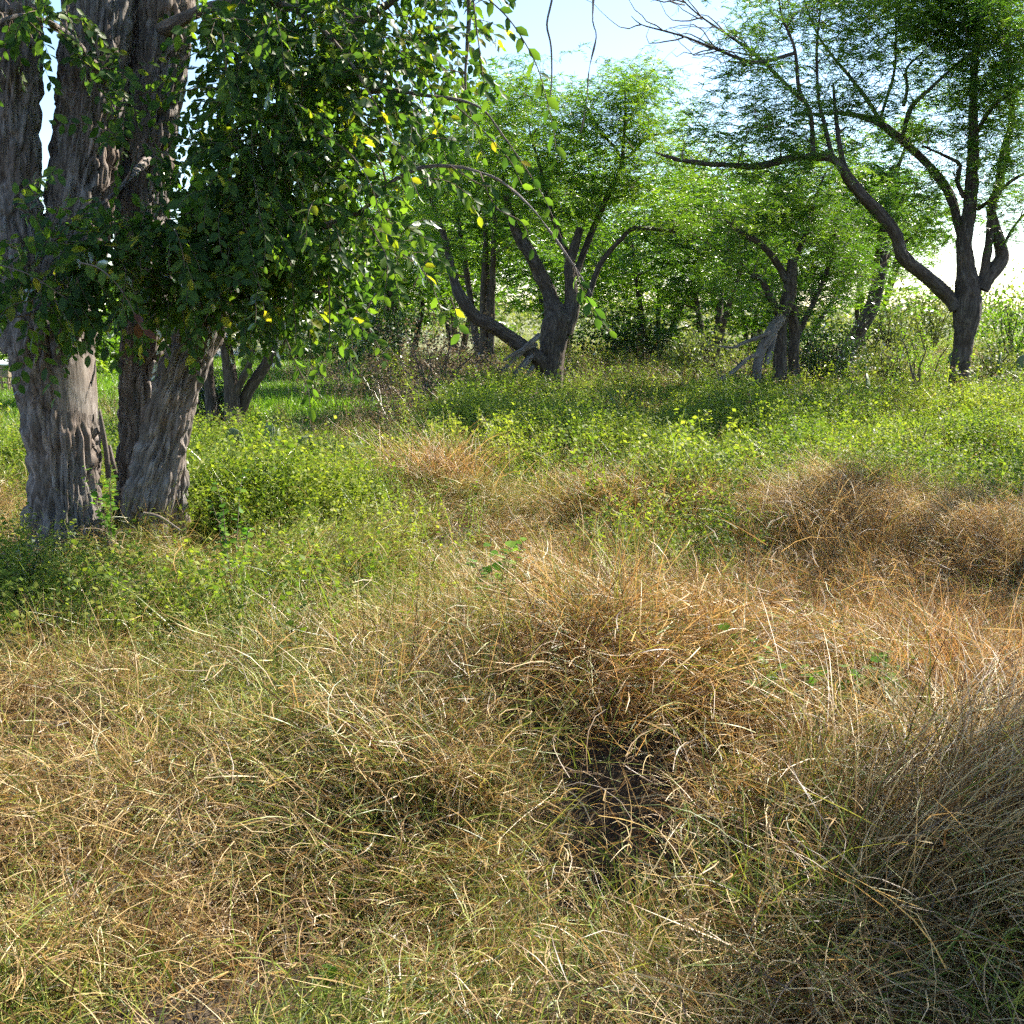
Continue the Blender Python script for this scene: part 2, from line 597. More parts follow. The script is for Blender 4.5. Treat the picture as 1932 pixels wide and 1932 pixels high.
# ------------------------------------------------------------------ scatter of uncountable ground plants (geometry nodes)
def scatter(name, P, yaw, tilt, scl, extra, protos, mat, label, cat):
    n = len(P)
    rot = np.c_[tilt[:, 0], tilt[:, 1], yaw]
    a = {'rot': rot, 'scl': scl}
    a.update(extra)
    me = make_mesh(name, P, [], mat, a)
    o = tag(link(name, me), label, cat, kind='stuff')
    ng = bpy.data.node_groups.new(name, 'GeometryNodeTree')
    ng.interface.new_socket('Geometry', in_out='INPUT', socket_type='NodeSocketGeometry')
    ng.interface.new_socket('Geometry', in_out='OUTPUT', socket_type='NodeSocketGeometry')
    N, L = ng.nodes.new, ng.links.new
    gi, go = N('NodeGroupInput'), N('NodeGroupOutput')
    join = N('GeometryNodeJoinGeometry')
    for pm in protos:
        po = bpy.data.objects.new(pm.name, pm)
        oi = N('GeometryNodeObjectInfo')
        oi.inputs['Object'].default_value = po
        oi.inputs['As Instance'].default_value = True
        L(oi.outputs['Geometry'], join.inputs[0])
    iop = N('GeometryNodeInstanceOnPoints')
    L(gi.outputs[0], iop.inputs['Points'])
    L(join.outputs[0], iop.inputs['Instance'])
    iop.inputs['Pick Instance'].default_value = True

    def named(nm, t):
        q = N('GeometryNodeInputNamedAttribute')
        q.data_type = t
        q.inputs[0].default_value = nm
        return q.outputs[0]
    e2r = N('FunctionNodeEulerToRotation')
    L(named('rot', 'FLOAT_VECTOR'), e2r.inputs[0])
    L(e2r.outputs[0], iop.inputs['Rotation'])
    L(named('scl', 'FLOAT'), iop.inputs['Scale'])
    ri = N('FunctionNodeRandomValue')
    ri.data_type = 'INT'
    ri.inputs['Min'].default_value = 0 if False else ri.inputs['Min'].default_value
    for s in ri.inputs:
        if s.type == 'INT' and s.name == 'Min':
            s.default_value = 0
        if s.type == 'INT' and s.name == 'Max':
            s.default_value = len(protos) - 1
    out = [s for s in ri.outputs if s.type == 'INT'][0]
    L(out, iop.inputs['Instance Index'])
    L(iop.outputs[0], go.inputs[0])
    md = o.modifiers.new('scatter', 'NODES')
    md.node_group = ng
    return o


def U(a, b, n):
    return rng.uniform(a, b, n)


def tuft(name, n, rad, L, l0, l1, w, segs, mat, daz=.8, z=(0, .02), az_dir=None, az_sd=3.2):
    base = np.c_[rng.normal(0, rad, n), rng.normal(0, rad, n), U(z[0], z[1], n)]
    az = U(0, 2 * math.pi, n) if az_dir is None else rng.normal(az_dir, az_sd, n)
    V, F, k, _ = blades(base, az, rng.normal(0, daz, n), U(*l0, n), U(*l1, n), U(*L, n), U(*w, n), segs, U(-1.2, 1.2, n))
    return make_mesh(name, V, [F], mat, {'bv': np.repeat(U(0, 1, n), k), 'bw': np.repeat(U(0, 1, n), k)})


R_ = math.radians
mats_proto = []
# matted, lying straw
straw_patch = [tuft('straw_patch', 700, .16, (.05, .21), (R_(35), R_(90)), (R_(60), R_(120)), (.0012, .0027), 4, M['straw'], 1.3, (0, .10)) for _ in range(9)]
straw_mats = [tuft('straw_mat', 80, .09, (.10, .26), (R_(35), R_(88)), (R_(70), R_(115)), (.0016, .0036), 4, M['straw'], 1.0, (0, .10)) for _ in range(8)]
# arching clumps combed in one direction
straw_arch = [tuft('straw_clump', 95, .06, (.25, .5), (R_(4), R_(45)), (R_(55), R_(135)), (.0013, .0028), 5, M['straw'], .5, (0, .02), 0, 1.0) for _ in range(6)]
# upright thin stems
straw_up = [tuft('straw_stems', 45, .07, (.25, .55), (R_(0), R_(25)), (R_(10), R_(60)), (.0013, .0028), 4, M['straw'], .5) for _ in range(5)]
green_tuft = [tuft('green_tuft', 40, .05, (.10, .30), (R_(0), R_(45)), (R_(20), R_(95)), (.0015, .0036), 4, M['blade'], .5) for _ in range(5)]


def herb_proto(name, stems, h, leaf, mat, per, spread=.16, canon=(DIAMOND_V, DIAMOND_F), lean=.7):
    g = Geo()
    base = np.c_[rng.normal(0, spread, stems), rng.normal(0, spread, stems), np.zeros(stems)]
    V, F, k, P = blades(base, U(0, 6.28, stems), rng.normal(0, .6, stems), U(0, .3, stems), U(.2, lean + .3, stems), U(h * .6, h, stems), np.full(stems, .004), 4, U(-1, 1, stems))
    g.add(V, [F], bv=np.full(len(V), .55), bw=np.full(len(V), .5))
    t = U(.12, 1, (stems * per))
    si = np.repeat(np.arange(stems), per)
    f = t * 4
    i = np.minimum(f.astype(int), 3)
    p = P[si, i] + (P[si, i + 1] - P[si, i]) * (f - i)[:, None]
    n = len(p)
    az = U(0, 6.28, n)
    el = rng.normal(.15, .45, n)
    d = np.c_[np.cos(az) * np.cos(el), np.sin(az) * np.cos(el), np.sin(el)]
    p = p + d * U(0, .03, n)[:, None]
    nr = unit(np.c_[rng.normal(0, .5, n), rng.normal(0, .5, n), np.ones(n)])
    V, F = place(canon[0], canon[1], p, d, nr, U(leaf * .5, leaf * 1.4, n), 1.35)
    g.add(V, F, bv=np.repeat(U(.2, .8, n), len(canon[0])), bw=np.zeros(len(V)))
    return g.mesh(name, mat)


herbs = [herb_proto('leafy_herb', 12, .50, .0215, M['herb'], 36) for _ in range(6)]
herbs_low = [herb_proto('low_herb', 9, .2, .024, M['herb'], 12, .12) for _ in range(4)]
weeds_dry = [herb_proto('dry_stalks', 12, .65, .026, M['weed_dry'], 13, .2, lean=.5) for _ in range(5)]
lawn_t = [tuft('lawn_tuft', 60, .12, (.05, .11), (0, R_(40)), (R_(10), R_(70)), (.005, .010), 2, M['lawn'], .4) for _ in range(4)]


def blob(px, py, cx, cy, rx, ry):
    return np.exp(-(((px - cx) / rx) ** 2 + ((py - cy) / ry) ** 2))


def fields(x, y):
    """how green, how rusty and how leafy the cover is at a spot of the ground"""
    px, py = proj(x, y, .2)
    nz = noise2(x * .8, y * .8, 21)
    nz2 = noise2(x * 2.2, y * 2.2, 22)
    herb = np.clip((935 + (nz - .5) * 190 - py) / 70, 0, 1)
    herb = np.maximum(herb, blob(px, py, 480, 930, 230, 130) * 1.1)
    herb = np.maximum(herb, .45 * blob(px, py, 420, 1150, 130, 90))
    herb = np.maximum(herb, .9 * blob(px, py, 60, 1120, 90, 70))
    herb = np.maximum(herb, .55 * blob(px, py, 730, 1060, 90, 50))
    herb = np.maximum(herb, .8 * blob(px, py, 1290, 990, 90, 70))
    herb = np.maximum(herb, .55 * blob(px, py, 500, 1260, 120, 60))
    herb = np.maximum(herb, .9 * blob(px, py, 1700, 900, 200, 70))
    for cx, cy, rx, ry in ((1560, 990, 110, 80), (830, 930, 100, 50), (1160, 930, 110, 45), (1880, 990, 90, 90), (1430, 990, 50, 50)):
        herb = herb * (1 - .9 * blob(px, py, cx, cy, rx, ry))
    green = .19 + .55 * blob(px, py, 520, 1150, 400, 230) + .3 * blob(px, py, 760, 1480, 300, 130) + .55 * blob(px, py, 0, 1890, 170, 110) \
        + .45 * blob(px, py, 1250, 1800, 260, 130) + .55 * blob(px, py, 1870, 1890, 130, 90) + .4 * blob(px, py, 1560, 1640, 110, 170) \
        + .5 * blob(px, py, 600, 1900, 300, 60) + .5 * blob(px, py, 1000, 870, 900, 70) + .15 * blob(px, py, 100, 1450, 250, 100) - .1 * blob(px, py, 400, 1700, 400, 200)
    green = green * (.35 + 1.3 * nz2)
    rust = .6 * blob(px, py, 1520, 1230, 330, 120) + .4 * blob(px, py, 1150, 1400, 230, 120) + .6 * blob(px, py, 1850, 1250, 200, 150) \
        + .6 * blob(px, py, 1150, 1060, 260, 60) + .4 * blob(px, py, 250, 1200, 160, 80)
    return np.clip(herb, 0, 1), np.clip(green, .01, .92), np.clip(rust * (.4 + 1.1 * nz), 0, 1), px, py


def spots(n, d0, d1, power=1.0, margin=.7):
    """random ground spots in front of the camera between two distances"""
    u = rng.uniform(0, 1, n)
    y = (d0 ** power + u * (d1 ** power - d0 ** power)) ** (1 / power)
    x = U(-1, 1, n) * (.58 * y + margin)
    return x, y


def lay(x, y, sink=.0):
    return np.c_[x, y, ground_z(x, y) - sink]


def yaw_field(x, y):
    return noise2(x * .7, y * .7, 31) * 9 + noise2(x * 2, y * 2, 32) * 3


def do_scatter(name, n, d0, d1, power, dens, protos, mat, label, cat, scl, tilt=.25, combed=False, gmul=1.0, margin=.7, sink=0.0):
    x, y = spots(n, d0, d1, power, margin)
    herb, green, rust, px, py = fields(x, y)
    keep = rng.uniform(0, 1, n) < dens(x, y, herb, green, rust, px, py)
    # leave the trunks of the big tree free
    foot = ((x + 2.15) / 1.0) ** 2 + ((y - 5.85) / .75) ** 2
    keep &= (foot > 1) | (name in ('straw_litter', 'loose_straw')) | ((U(0, 1, n) < .12) & (y < 5.9))
    x, y, green, rust = x[keep], y[keep], green[keep], rust[keep]
    n = len(x)
    yaw = yaw_field(x, y) + rng.normal(0, .5, n) if combed else U(0, 6.28, n)
    s = U(scl[0], scl[1], n) * (1 + (.9 if d1 > 12 else .5) * (noise2(x * 1.1, y * 1.1, 41) - .5))
    return scatter(name, lay(x, y, sink), yaw, rng.normal(0, tilt, (n, 2)), s, {'gr': green * gmul, 'orr': rust}, protos, mat, label, cat)


hollow = on_ground(1115, 1575, 0)


def clear_hollow(x, y, k=1.0):
    return 1 - .995 * np.exp(-(((x - hollow[0]) / (.25 * k)) ** 2 + ((y - hollow[1]) / (.25 * k)) ** 2) ** 2)


def gaps(x, y):
    return np.clip((noise2(x * 2.3, y * 2.3, 77) - .36) * 9, .45, 1)


do_scatter('straw_litter', 1350, 1.3, 10, 1.4, lambda x, y, h, g, r, px, py: np.maximum(1 - .7 * h, (py > 980) * .8) * clear_hollow(x, y, 1.75) * gaps(x, y), straw_patch, M['straw'],
           'matted pale straw lying over the whole foreground', 'straw', (.85, 1.35), .3)
do_scatter('loose_straw', 1100, 1.5, 8, 1.3, lambda x, y, h, g, r, px, py: (1 - .7 * h) * clear_hollow(x, y, 1.2) * gaps(x, y), straw_mats, M['straw'],
           'loose bits of straw tangled over the matted grass', 'straw', (.8, 1.2), .35)
do_scatter('dry_grass', 4200, 2.2, 13, 1.5, lambda x, y, h, g, r, px, py: (1 - .72 * h) * clear_hollow(x, y) * np.clip(noise2(x * 1.9, y * 1.9, 51) * 4 - 1.5, .02, 1) * np.clip((y - 2.0) / 2, .1, 1),
           straw_arch, M['straw'], 'dry golden grass bent over in clumps across the clearing', 'dry grass', (.6, 1.1), .25, True)
do_scatter('grass_stems', 2000, 2.4, 15, 1.4, lambda x, y, h, g, r, px, py: (1 - .2 * h) * np.clip(noise2(x * 1.1, y * 1.1, 52) * 2 - .6, .03, 1) * clear_hollow(x, y) * np.clip((y - 2.3) / 1.5, .05, 1),
           straw_up, M['straw'], 'thin upright dry stems among the bent grass', 'grass stems', (.6, 1.0), .15)
do_scatter('green_grass', 2600, 1.5, 10, 1.3, lambda x, y, h, g, r, px, py: np.clip(g * .9, .05, .8) * clear_hollow(x, y), green_tuft, M['blade'],
           'fresh yellow green grass blades poking through the straw', 'green grass', (.6, 1.2), .2, gmul=4)
do_scatter('ground_cover', 12000, 4.2, 18, 1.7, lambda x, y, h, g, r, px, py: h * np.clip(noise2(x * .9 + 7, y * .9, 93) * 2.6 - .35, .12, 1) * np.where(py < 760, .7, 1) * np.where((x < -.9) & (y > 10.3), 0, 1), herbs, M['herb'],
           'leafy green weeds covering the ground between clearing and trees', 'ground cover', (.75, 1.35), .2)
do_scatter('low_herbs', 1500, 2.2, 9, 1.4, lambda x, y, h, g, r, px, py: np.clip(h * .5 + .03, 0, 1) * clear_hollow(x, y), herbs_low, M['herb'],
           'small low broadleaf herbs in the grass', 'herbs', (.6, 1.1), .2)
do_scatter('dry_weeds', 3000, 9, 26, 1.5, lambda x, y, h, g, r, px, py: np.clip(blob(px, py, 850, 720, 170, 60) + blob(px, py, 1480, 760, 260, 45) + .4 * blob(px, py, 1150, 700, 200, 50) + .55 * blob(px, py, 1880, 720, 120, 60) + .06 + .3 * blob(px, py, 720, 800, 180, 25), 0, 1),
           weeds_dry, M['weed_dry'], 'brown dry weed stalks around the feet of the trees', 'dry weeds', (.7, 1.2), .15)
do_scatter('far_grass', 3500, 13, 40, 1.4, lambda x, y, h, g, r, px, py: np.where((x < -1) & (y > 11), .015, 1.0) * .8, herbs + straw_arch, M['herb'],
           'mixed green and yellow undergrowth beneath the far trees', 'undergrowth', (1.0, 1.7), .2)
do_scatter('lawn_grass', 9000, 10, 34, 1.4, lambda x, y, h, g, r, px, py: ((x < -.4) & (y > 10.3 + noise2(x * .5, y * 0, 61) * 2)) * 1.0, lawn_t, M['lawn'],
           'short sunlit lawn grass behind the large tree', 'lawn grass', (.9, 1.6), .1)


# ------------------------------------------------------------------ trees: skeletons from the photograph
def limb_world(pts, D, W_=W):
    """(photo x, photo y, depth offset, radius in photo px) -> points and radii in metres"""
    P = np.array([at(p[0], p[1], D + p[2]) for p in pts])
    R = np.array([p[3] * (D + p[2]) / W for p in pts]) * .86
    return P, R


class Tree:
    def __init__(self, name, label, base, group=None, cat='tree', bark='bark_mesq'):
        self.o = thing(name, label, cat, base, group)
        self.base = np.asarray(base, float)
        self.bark = bark
        self.sk = []
        self.tw = Geo()
        self.lf = Geo()

    def limb(self, P, R, name='limb', spacing=.06, segs=12, bark=0, furrow=.05, seed=0, lumps=.06, mat=None, flat_zone=None, label=None):
        P, R = smooth_path(P, R, spacing)
        V, F, tuv = tube(P, R, segs, bark, furrow, seed, lumps, flat_zone)
        g = Geo().add(V, F, tuv=tuv)
        o = link(name, g.mesh(name, M[mat or self.bark], self.base), self.o)
        if label:
            o['label'] = label
        self.sk.append(np.c_[P, R])
        return o

    def skeleton(self):
        return np.concatenate(self.sk)

    def twigs(self, C, r0=.012, up=.15, wig=.12, pts=6):
        """thin branches from the skeleton to the points C"""
        S = self.skeleton()
        new = []
        for c in C:
            d = np.linalg.norm(S[:, :3] - c, axis=1) + .35 * np.maximum(0, S[:, 2] - c[2] + .1) * 2
            i = int(np.argmin(d))
            p0 = S[i, :3]
            L = np.linalg.norm(c - p0)
            t = np.linspace(0, 1, pts)[:, None]
            q = p0 + (c - p0) * t
            q = q + np.sin(t * math.pi) * (np.array([0, 0, up * L]) + rng.normal(0, wig * L * .6, 3)) + rng.normal(0, wig * .12 * L, (pts, 3)) * np.sin(t * math.pi)
            ra = min(r0, S[i, 3] * .7) * (1 - .65 * t[:, 0])
            new.append(np.c_[q, ra])
            S = np.concatenate([S, new[-1][1:]])
        A = np.array(new)
        V, F = sticks(A[..., :3], A[..., 3], 4)
        z = np.zeros(len(V))
        self.tw.add(V, F, tuv=np.c_[z, z, V[:, 2]])
        self.sk.append(A.reshape(-1, 4))

    def bare(self, n, length, r=.006):
        """fine leafless side twigs along the limbs"""
        S = self.skeleton()
        S = S[(S[:, 3] < .06) & (S[:, 2] > 1.5)]
        i = rng.integers(0, len(S), n)
        d = unit(rng.normal(0, 1, (n, 3)) + [0, 0, .5])
        t = np.linspace(0, 1, 6)[None, :, None]
        L = rng.uniform(.4, 1, (n, 1, 1)) * length
        P = S[i, None, :3] + d[:, None] * t * L + np.cumsum(rng.normal(0, .035, (n, 6, 3)) * t, 1) * L
        V, F = sticks(P, r * np.linspace(1, .35, 6)[None] * np.ones((n, 1)), 3)
        self.tw.add(V, F, tuv=np.c_[V[:, :2] * 0, V[:, 2]])

    def finish(self, leaf_mat, twig_mat='twig', crown_name='crown'):
        if self.tw.n:
            link('twigs', self.tw.mesh('twigs', M[twig_mat], self.base), self.o, kind='stuff')
        if self.lf.n:
            link(crown_name, self.lf.mesh(crown_name, M[leaf_mat], self.base), self.o, kind='stuff')


# feathery hanging sprays (leaflets as narrow slips along a drooping stalk)
def feather_templates(m, strands, length, leaflet, lw):
    out = []
    for _ in range(m):
        n = strands
        base = rng.normal(0, .05, (n, 3))
        V, F, k, P = blades(base, U(0, 6.28, n), rng.normal(0, .5, n), U(.5, 1.4, n), U(1.7, 2.9, n), U(length * .6, length * 1.2, n), np.full(n, .002), 5, U(-1, 1, n))
        per = int(length / leaflet * 2.6)
        t = np.tile(np.linspace(.12, 1, per), n)
        si = np.repeat(np.arange(n), per)
        f = t * 5
        i = np.minimum(f.astype(int), 4)
        T = unit(P[si, i + 1] - P[si, i])
        p = P[si, i] + (P[si, i + 1] - P[si, i]) * (f - i)[:, None]
        sgn = np.where(np.arange(len(p)) % 2 == 0, 1., -1.)[:, None]
        sd = unit(np.cross(T, np.array([0, 0, 1.]) + rng.normal(0, .3, (len(p), 3)))) * sgn
        d = unit(sd + T * .7 + rng.normal(0, .15, (len(p), 3)))
        Vl, Fl = place(SLIP_V, SLIP_F, p, d, rng.normal(0, 1, (len(p), 3)), U(leaflet * .7, leaflet * 1.2, len(p)), lw)
        out.append((Vl, Fl[0]))
    return out


FEATHER = feather_templates(14, 6, .34, .052, 1.15)
FEATHER_FAR = feather_templates(10, 5, .40, .085, 1.5)


def add_sprays(geo, C, templates, scale=(.8, 1.3)):
    n = len(C)
    yaw = U(0, 6.28, n)
    s = U(*scale, n)
    which = rng.integers(0, len(templates), n)
    for j, (V, F) in enumerate(templates):
        q = np.where(which == j)[0]
        if not len(q):
            continue
        c, sn = np.cos(yaw[q]), np.sin(yaw[q])
        x = (V[None, :, 0] * c[:, None] - V[None, :, 1] * sn[:, None]) * s[q, None] + C[q, 0:1]
        y = (V[None, :, 0] * sn[:, None] + V[None, :, 1] * c[:, None]) * s[q, None] + C[q, 1:2]
        z = V[None, :, 2] * s[q, None] + C[q, 2:3]
        VV = np.stack([x, y, z], -1).reshape(-1, 3)
        FF = (F[None] + (np.arange(len(q)) * len(V))[:, None, None]).reshape(-1, F.shape[1])
        geo.add(VV, [FF], bv=np.repeat(np.clip(rng.normal(.5, .25, len(q)), 0, 1), len(V)))


def in_ellipsoid(n, c, r):
    v = rng.normal(0, 1, (n, 3))
    v = unit(v) * (rng.uniform(0, 1, (n, 1)) ** (1 / 2.4))
    return c + v * r


def foliage(tree, D, ells, templates, spread=.27, scale=(.8, 1.3), r0=.012, dens=1.0):
    """ells: photo cx, cy, rx, ry, depth offset, depth radius, clusters, sprays per cluster"""
    C = []
    K = []
    for cx, cy, rx, ry, dd, rd, nc, ns in ells:
        c = at(cx, cy, D + dd)
        k = (D + dd) / W
        q = in_ellipsoid(nc, c, np.array([rx * k, rd, ry * k]))
        C.append(q)
        K += [max(2, int(round(ns * dens)))] * nc
    C = np.concatenate(C)
    K = np.array(K)
    base = tree.skeleton()[:, :3]
    order = np.argsort([np.min(np.linalg.norm(base - c, axis=1)) for c in C])
    C, K = C[order], K[order]
    tree.twigs(C, r0)
    P = np.repeat(C, K, 0)
    P = P + rng.normal(0, 1, P.shape) * np.array([spread, spread, spread * .75])
    add_sprays(tree.lf, P, templates, scale)


# ---- right mesquite
D = 15.0
b = at(1803, 790, D)
b[2] = 0
t = Tree('mesquite_tree', 'open forked mesquite with dark trunk and a long limb reaching left', b)
t.limb(*limb_world([(1800, 790, 0, 25), (1804, 745, 0, 21), (1812, 690, 0, 18.5), (1818, 641, 0, 20), (1824, 590, 0, 27), (1826, 545, 0, 25), (1822, 500, 0, 17), (1819, 456, 0, 15), (1829, 395, 0, 13), (1836, 304, 0, 11), (1836, 213, 0, 8), (1839, 121, .1, 6), (1852, 30, .2, 5), (1858, -60, .3, 4), (1862, -160, .3, 2)], D),
       name='trunk', spacing=.025, segs=36, bark=.035, furrow=.045, seed=3)
L = [
    [(1806, 580, 0, 17), (1790, 561, 0, 15), (1751, 525, -.2, 14), (1705, 485, -.4, 13), (1690, 442, -.5, 12), (1662, 406, -.6, 12.5), (1626, 369, -.8, 11.5), (1604, 341, -.9, 11), (1578, 304, -1, 8), (1541, 296, -1, 7), (1490, 299, -1, 6.5), (1438, 313, -1, 6), (1383, 312, -1, 5), (1294, 304, -1, 4), (1230, 286, -1, 1.5)],
    [(1818, 470, 0, 10), (1809, 425, .1, 8.5), (1790, 364, .2, 9), (1760, 322, .2, 8.5), (1730, 289, .3, 8), (1693, 258, .3, 8), (1657, 231, .3, 6.5), (1614, 217, .4, 5), (1572, 213, .4, 3.5), (1490, 219, .4, 1.5)],
    [(1850, 545, 0, 18), (1862, 525, 0, 16), (1889, 488, .1, 14), (1884, 450, .1, 11), (1870, 395, .1, 9), (1885, 349, .2, 9), (1894, 289, .2, 8), (1909, 228, .2, 6.5), (1906, 152, .3, 5.5), (1900, 76, .3, 4.5), (1905, -40, .3, 2.5)],
    [(1854, 530, 0, 9), (1866, 456, 0, 8), (1871, 395, .1, 7)],
    [(1535, 296, -1, 6), (1533, 273, -1, 5.5), (1529, 213, -1.1, 5), (1508, 170, -1.1, 4.5), (1499, 91, -1.2, 3), (1475, 30, -1.2, 2.2), (1465, -40, -1.2, 1.2)],
    [(1572, 300, -1, 6), (1566, 279, -.9, 5), (1554, 228, -.9, 4.5), (1544, 182, -.8, 3.5), (1541, 91, -.8, 3), (1547, 30, -.8, 2.2), (1556, -40, -.8, 1)],
    [(1600, 330, -.9, 6.5), (1590, 304, -.9, 6), (1581, 252, -.8, 5), (1575, 197, -.7, 4), (1572, 158, -.7, 2)],
    [(1663, 236, .3, 5.5), (1644, 200, .3, 4.5), (1602, 143, .2, 4), (1578, 115, .2, 3), (1540, 60, .1, 2), (1510, -20, .1, 1.2)],
    [(1668, 234, .3, 4), (1663, 219, .3, 3.5), (1687, 137, .4, 3), (1690, 70, .4, 2), (1690, -20, .4, 1)],
    [(1702, 264, .3, 4), (1718, 205, .1, 6), (1752, 170, 0, 4), (1790, 135, 0, 3), (1830, 100, 0, 1.5)],
    [(1705, 200, .1, 4), (1712, 165, .1, 3.5), (1710, 130, .1, 3), (1740, 100, .1, 1.5)],
    [(1891, 470, 0, 3.5), (1910, 432, 0, 3), (1940, 395, 0, 2)],
    [(1818, 372, 0, 5), (1806, 340, -.1, 4.5), (1812, 312, -.1, 4), (1785, 295, -.1, 3), (1740, 275, -.2, 2)],
    [(1500, 100, -1.2, 3.5), (1425, 118, -1.4, 4), (1355, 94, -1.5, 3), (1294, 70, -1.6, 2.2), (1252, 58, -1.6, 1.8), (1209, 46, -1.6, 1.2), (1191, 30, -1.6, .6)],
    [(1515, 190, -1.1, 4), (1425, 103, -1.3, 3.6), (1379, 70, -1.4, 2.6), (1325, 33, -1.5, 1.8), (1294, 6, -1.5, 1.4), (1262, -30, -1.5, .8)],
    [(1842, 250, 0, 5), (1870, 205, -.2, 4.5), (1900, 180, -.3, 4), (1950, 150, -.3, 3)],
    [(1845, 395, 0, 4.5), (1875, 372, -.3, 4), (1910, 340, -.3, 3.5), (1950, 320, -.3, 3)],
]
for i, l in enumerate(L):
    big = l[0][3] > 8
    t.limb(*limb_world(l, D), spacing=.05 if big else .1, segs=24 if big else 8, bark=.022 if big else 0, furrow=.045, seed=20 + i)
# bare twigs against the sky at the upper left of the crown
for k in range(26):
    src = L[13] if k % 2 else L[14]
    j = rng.integers(1, len(src) - 1)
    p = np.array(src[j], float)
    e = [p, p + np.array([U(-70, -20, 1)[0], U(-55, 25, 1)[0], U(-.3, .3, 1)[0], 0]), p + np.array([U(-130, -60, 1)[0], U(-90, 40, 1)[0], U(-.4, .4, 1)[0], 0])]
    P = np.array([at(q[0], q[1], D + q[2]) for q in e])
    P, R = smooth_path(P, [.010, .006, .003], .15)
    P = P + rng.normal(0, .012, P.shape)
    V, F = sticks(P[None], R[None], 4)
    t.tw.add(V, F, tuv=np.zeros((len(V), 3)))
foliage(t, D, [
    (1440, 170, 95, 75, -1.2, .8, 15, 6), (1400, 270, 80, 50, -1, .7, 10, 6), (1560, 100, 90, 110, -.6, .9, 15, 6), (1650, 60, 110, 80, 0, 1, 17, 7),
    (1860, 90, 100, 75, 0, 1.1, 42, 10), (1790, 30, 90, 60, 0, 1, 26, 9), (1900, 180, 60, 110, -.1, 1, 22, 9), (1700, 10, 90, 50, .2, 1, 16, 8),
    (1600, 200, 80, 60, -.4, .8, 13, 6), (1500, 250, 70, 50, -.9, .6, 10, 6), (1740, 230, 60, 70, 0, .8, 9, 5), (1840, 230, 50, 50, 0, .8, 9, 6),
    (1900, 310, 45, 60, -.2, .8, 14, 8), (1905, 400, 40, 50, -.1, .6, 8, 7), (1300, 270, 60, 45, -1, .6, 9, 6), (1760, 340, 50, 60, .1, .7, 9, 6), (1700, 400, 50, 60, -.2, .7, 8, 6),
    (1450, 20, 80, 50, -1, .9, 10, 6), (1580, 10, 80, 50, -.6, .9, 14, 7), (1900, -40, 110, 60, 0, 1.2, 26, 9), (1720, -60, 160, 60, 0, 1.2, 26, 8),
    (1480, 350, 45, 40, -.9, .5, 6, 6)], FEATHER, .27, dens=.62)
t.bare(420, .8)
t.finish('mesq')

# ---- middle mesquite
D = 16.5
b = at(1035, 790, D)
b[2] = 0
t = Tree('mesquite_tree', 'thick mesquite in the middle with a snapped stub and dead branches at its foot', b)
t.limb(*limb_world([(1034, 790, 0, 34), (1036, 745, 0, 28), (1040, 690, 0, 27), (1045, 632, 0, 30), (1050, 600, 0, 29), (1040, 570, 0, 17), (1033, 545, 0, 15), (1015, 510, -.05, 14), (996, 474, -.1, 13), (972, 431, -.1, 9), (957, 380, -.1, 6), (946, 330, -.1, 4)], D),
       name='trunk', spacing=.025, segs=40, bark=.04, furrow=.05, seed=5)
L = [
    [(1062, 625, 0, 20), (1078, 586, 0, 17), (1077, 540, 0, 13), (1075, 501, 0, 11), (1084, 466, 0, 9.5), (1094, 431, 0, 8)],
    [(1076, 505, 0, 8), (1072, 486, .1, 7), (1051, 431, .2, 6.5), (1033, 380, .2, 5.5), (1020, 320, .2, 4), (1000, 250, .2, 2)],
    [(1086, 520, .1, 8), (1100, 480, .2, 7), (1118, 434, .3, 7), (1136, 395, .4, 6), (1151, 358, .4, 6), (1173, 316, .5, 5), (1176, 273, .5, 4), (1180, 210, .5, 2.5), (1178, 150, .5, 1.5)],
    [(1173, 318, .5, 4), (1165, 285, .5, 3.2), (1136, 252, .6, 3), (1112, 213, .6, 2.2), (1095, 170, .6, 1.2)],
    [(1174, 305, .5, 3.6), (1203, 279, .6, 3), (1221, 258, .6, 2.5), (1270, 250, .7, 1.5)],
    [(1110, 560, 0, 6), (1133, 498, .1, 6), (1173, 450, .1, 5), (1197, 431, .1, 4.5), (1249, 434, .1, 3.6), (1300, 443, .1, 2)],
    [(1025, 690, -.1, 17), (1009, 671, -.2, 16), (972, 644, -.3, 15), (930, 616, -.5, 14), (898, 598, -.6, 13), (872, 565, -.7, 12), (857, 531, -.7, 9.5), (846, 480, -.7, 7), (830, 420, -.7, 4.5), (800, 350, -.7, 2)],
]
for i, l in enumerate(L):
    big = l[0][3] > 9
    t.limb(*limb_world(l, D), spacing=.04 if big else .1, segs=26 if big else 8, bark=.025 if big else 0, furrow=.05, seed=50 + i)
for i, l in enumerate([[(1018, 632, -.3, 7), (985, 662, -.5, 6), (942, 705, -.7, 3)], [(1003, 671, -.3, 8), (980, 700, -.5, 8), (954, 738, -.7, 5)],
                       [(1006, 692, -.3, 5), (990, 712, -.5, 4), (975, 745, -.6, 3)], [(1012, 650, -.3, 5), (975, 665, -.6, 4), (950, 680, -.8, 2)]]):
    t.limb(*limb_world(l, D), name='dead_branch', spacing=.1, segs=9, mat='deadwood', seed=80 + i, lumps=.15)
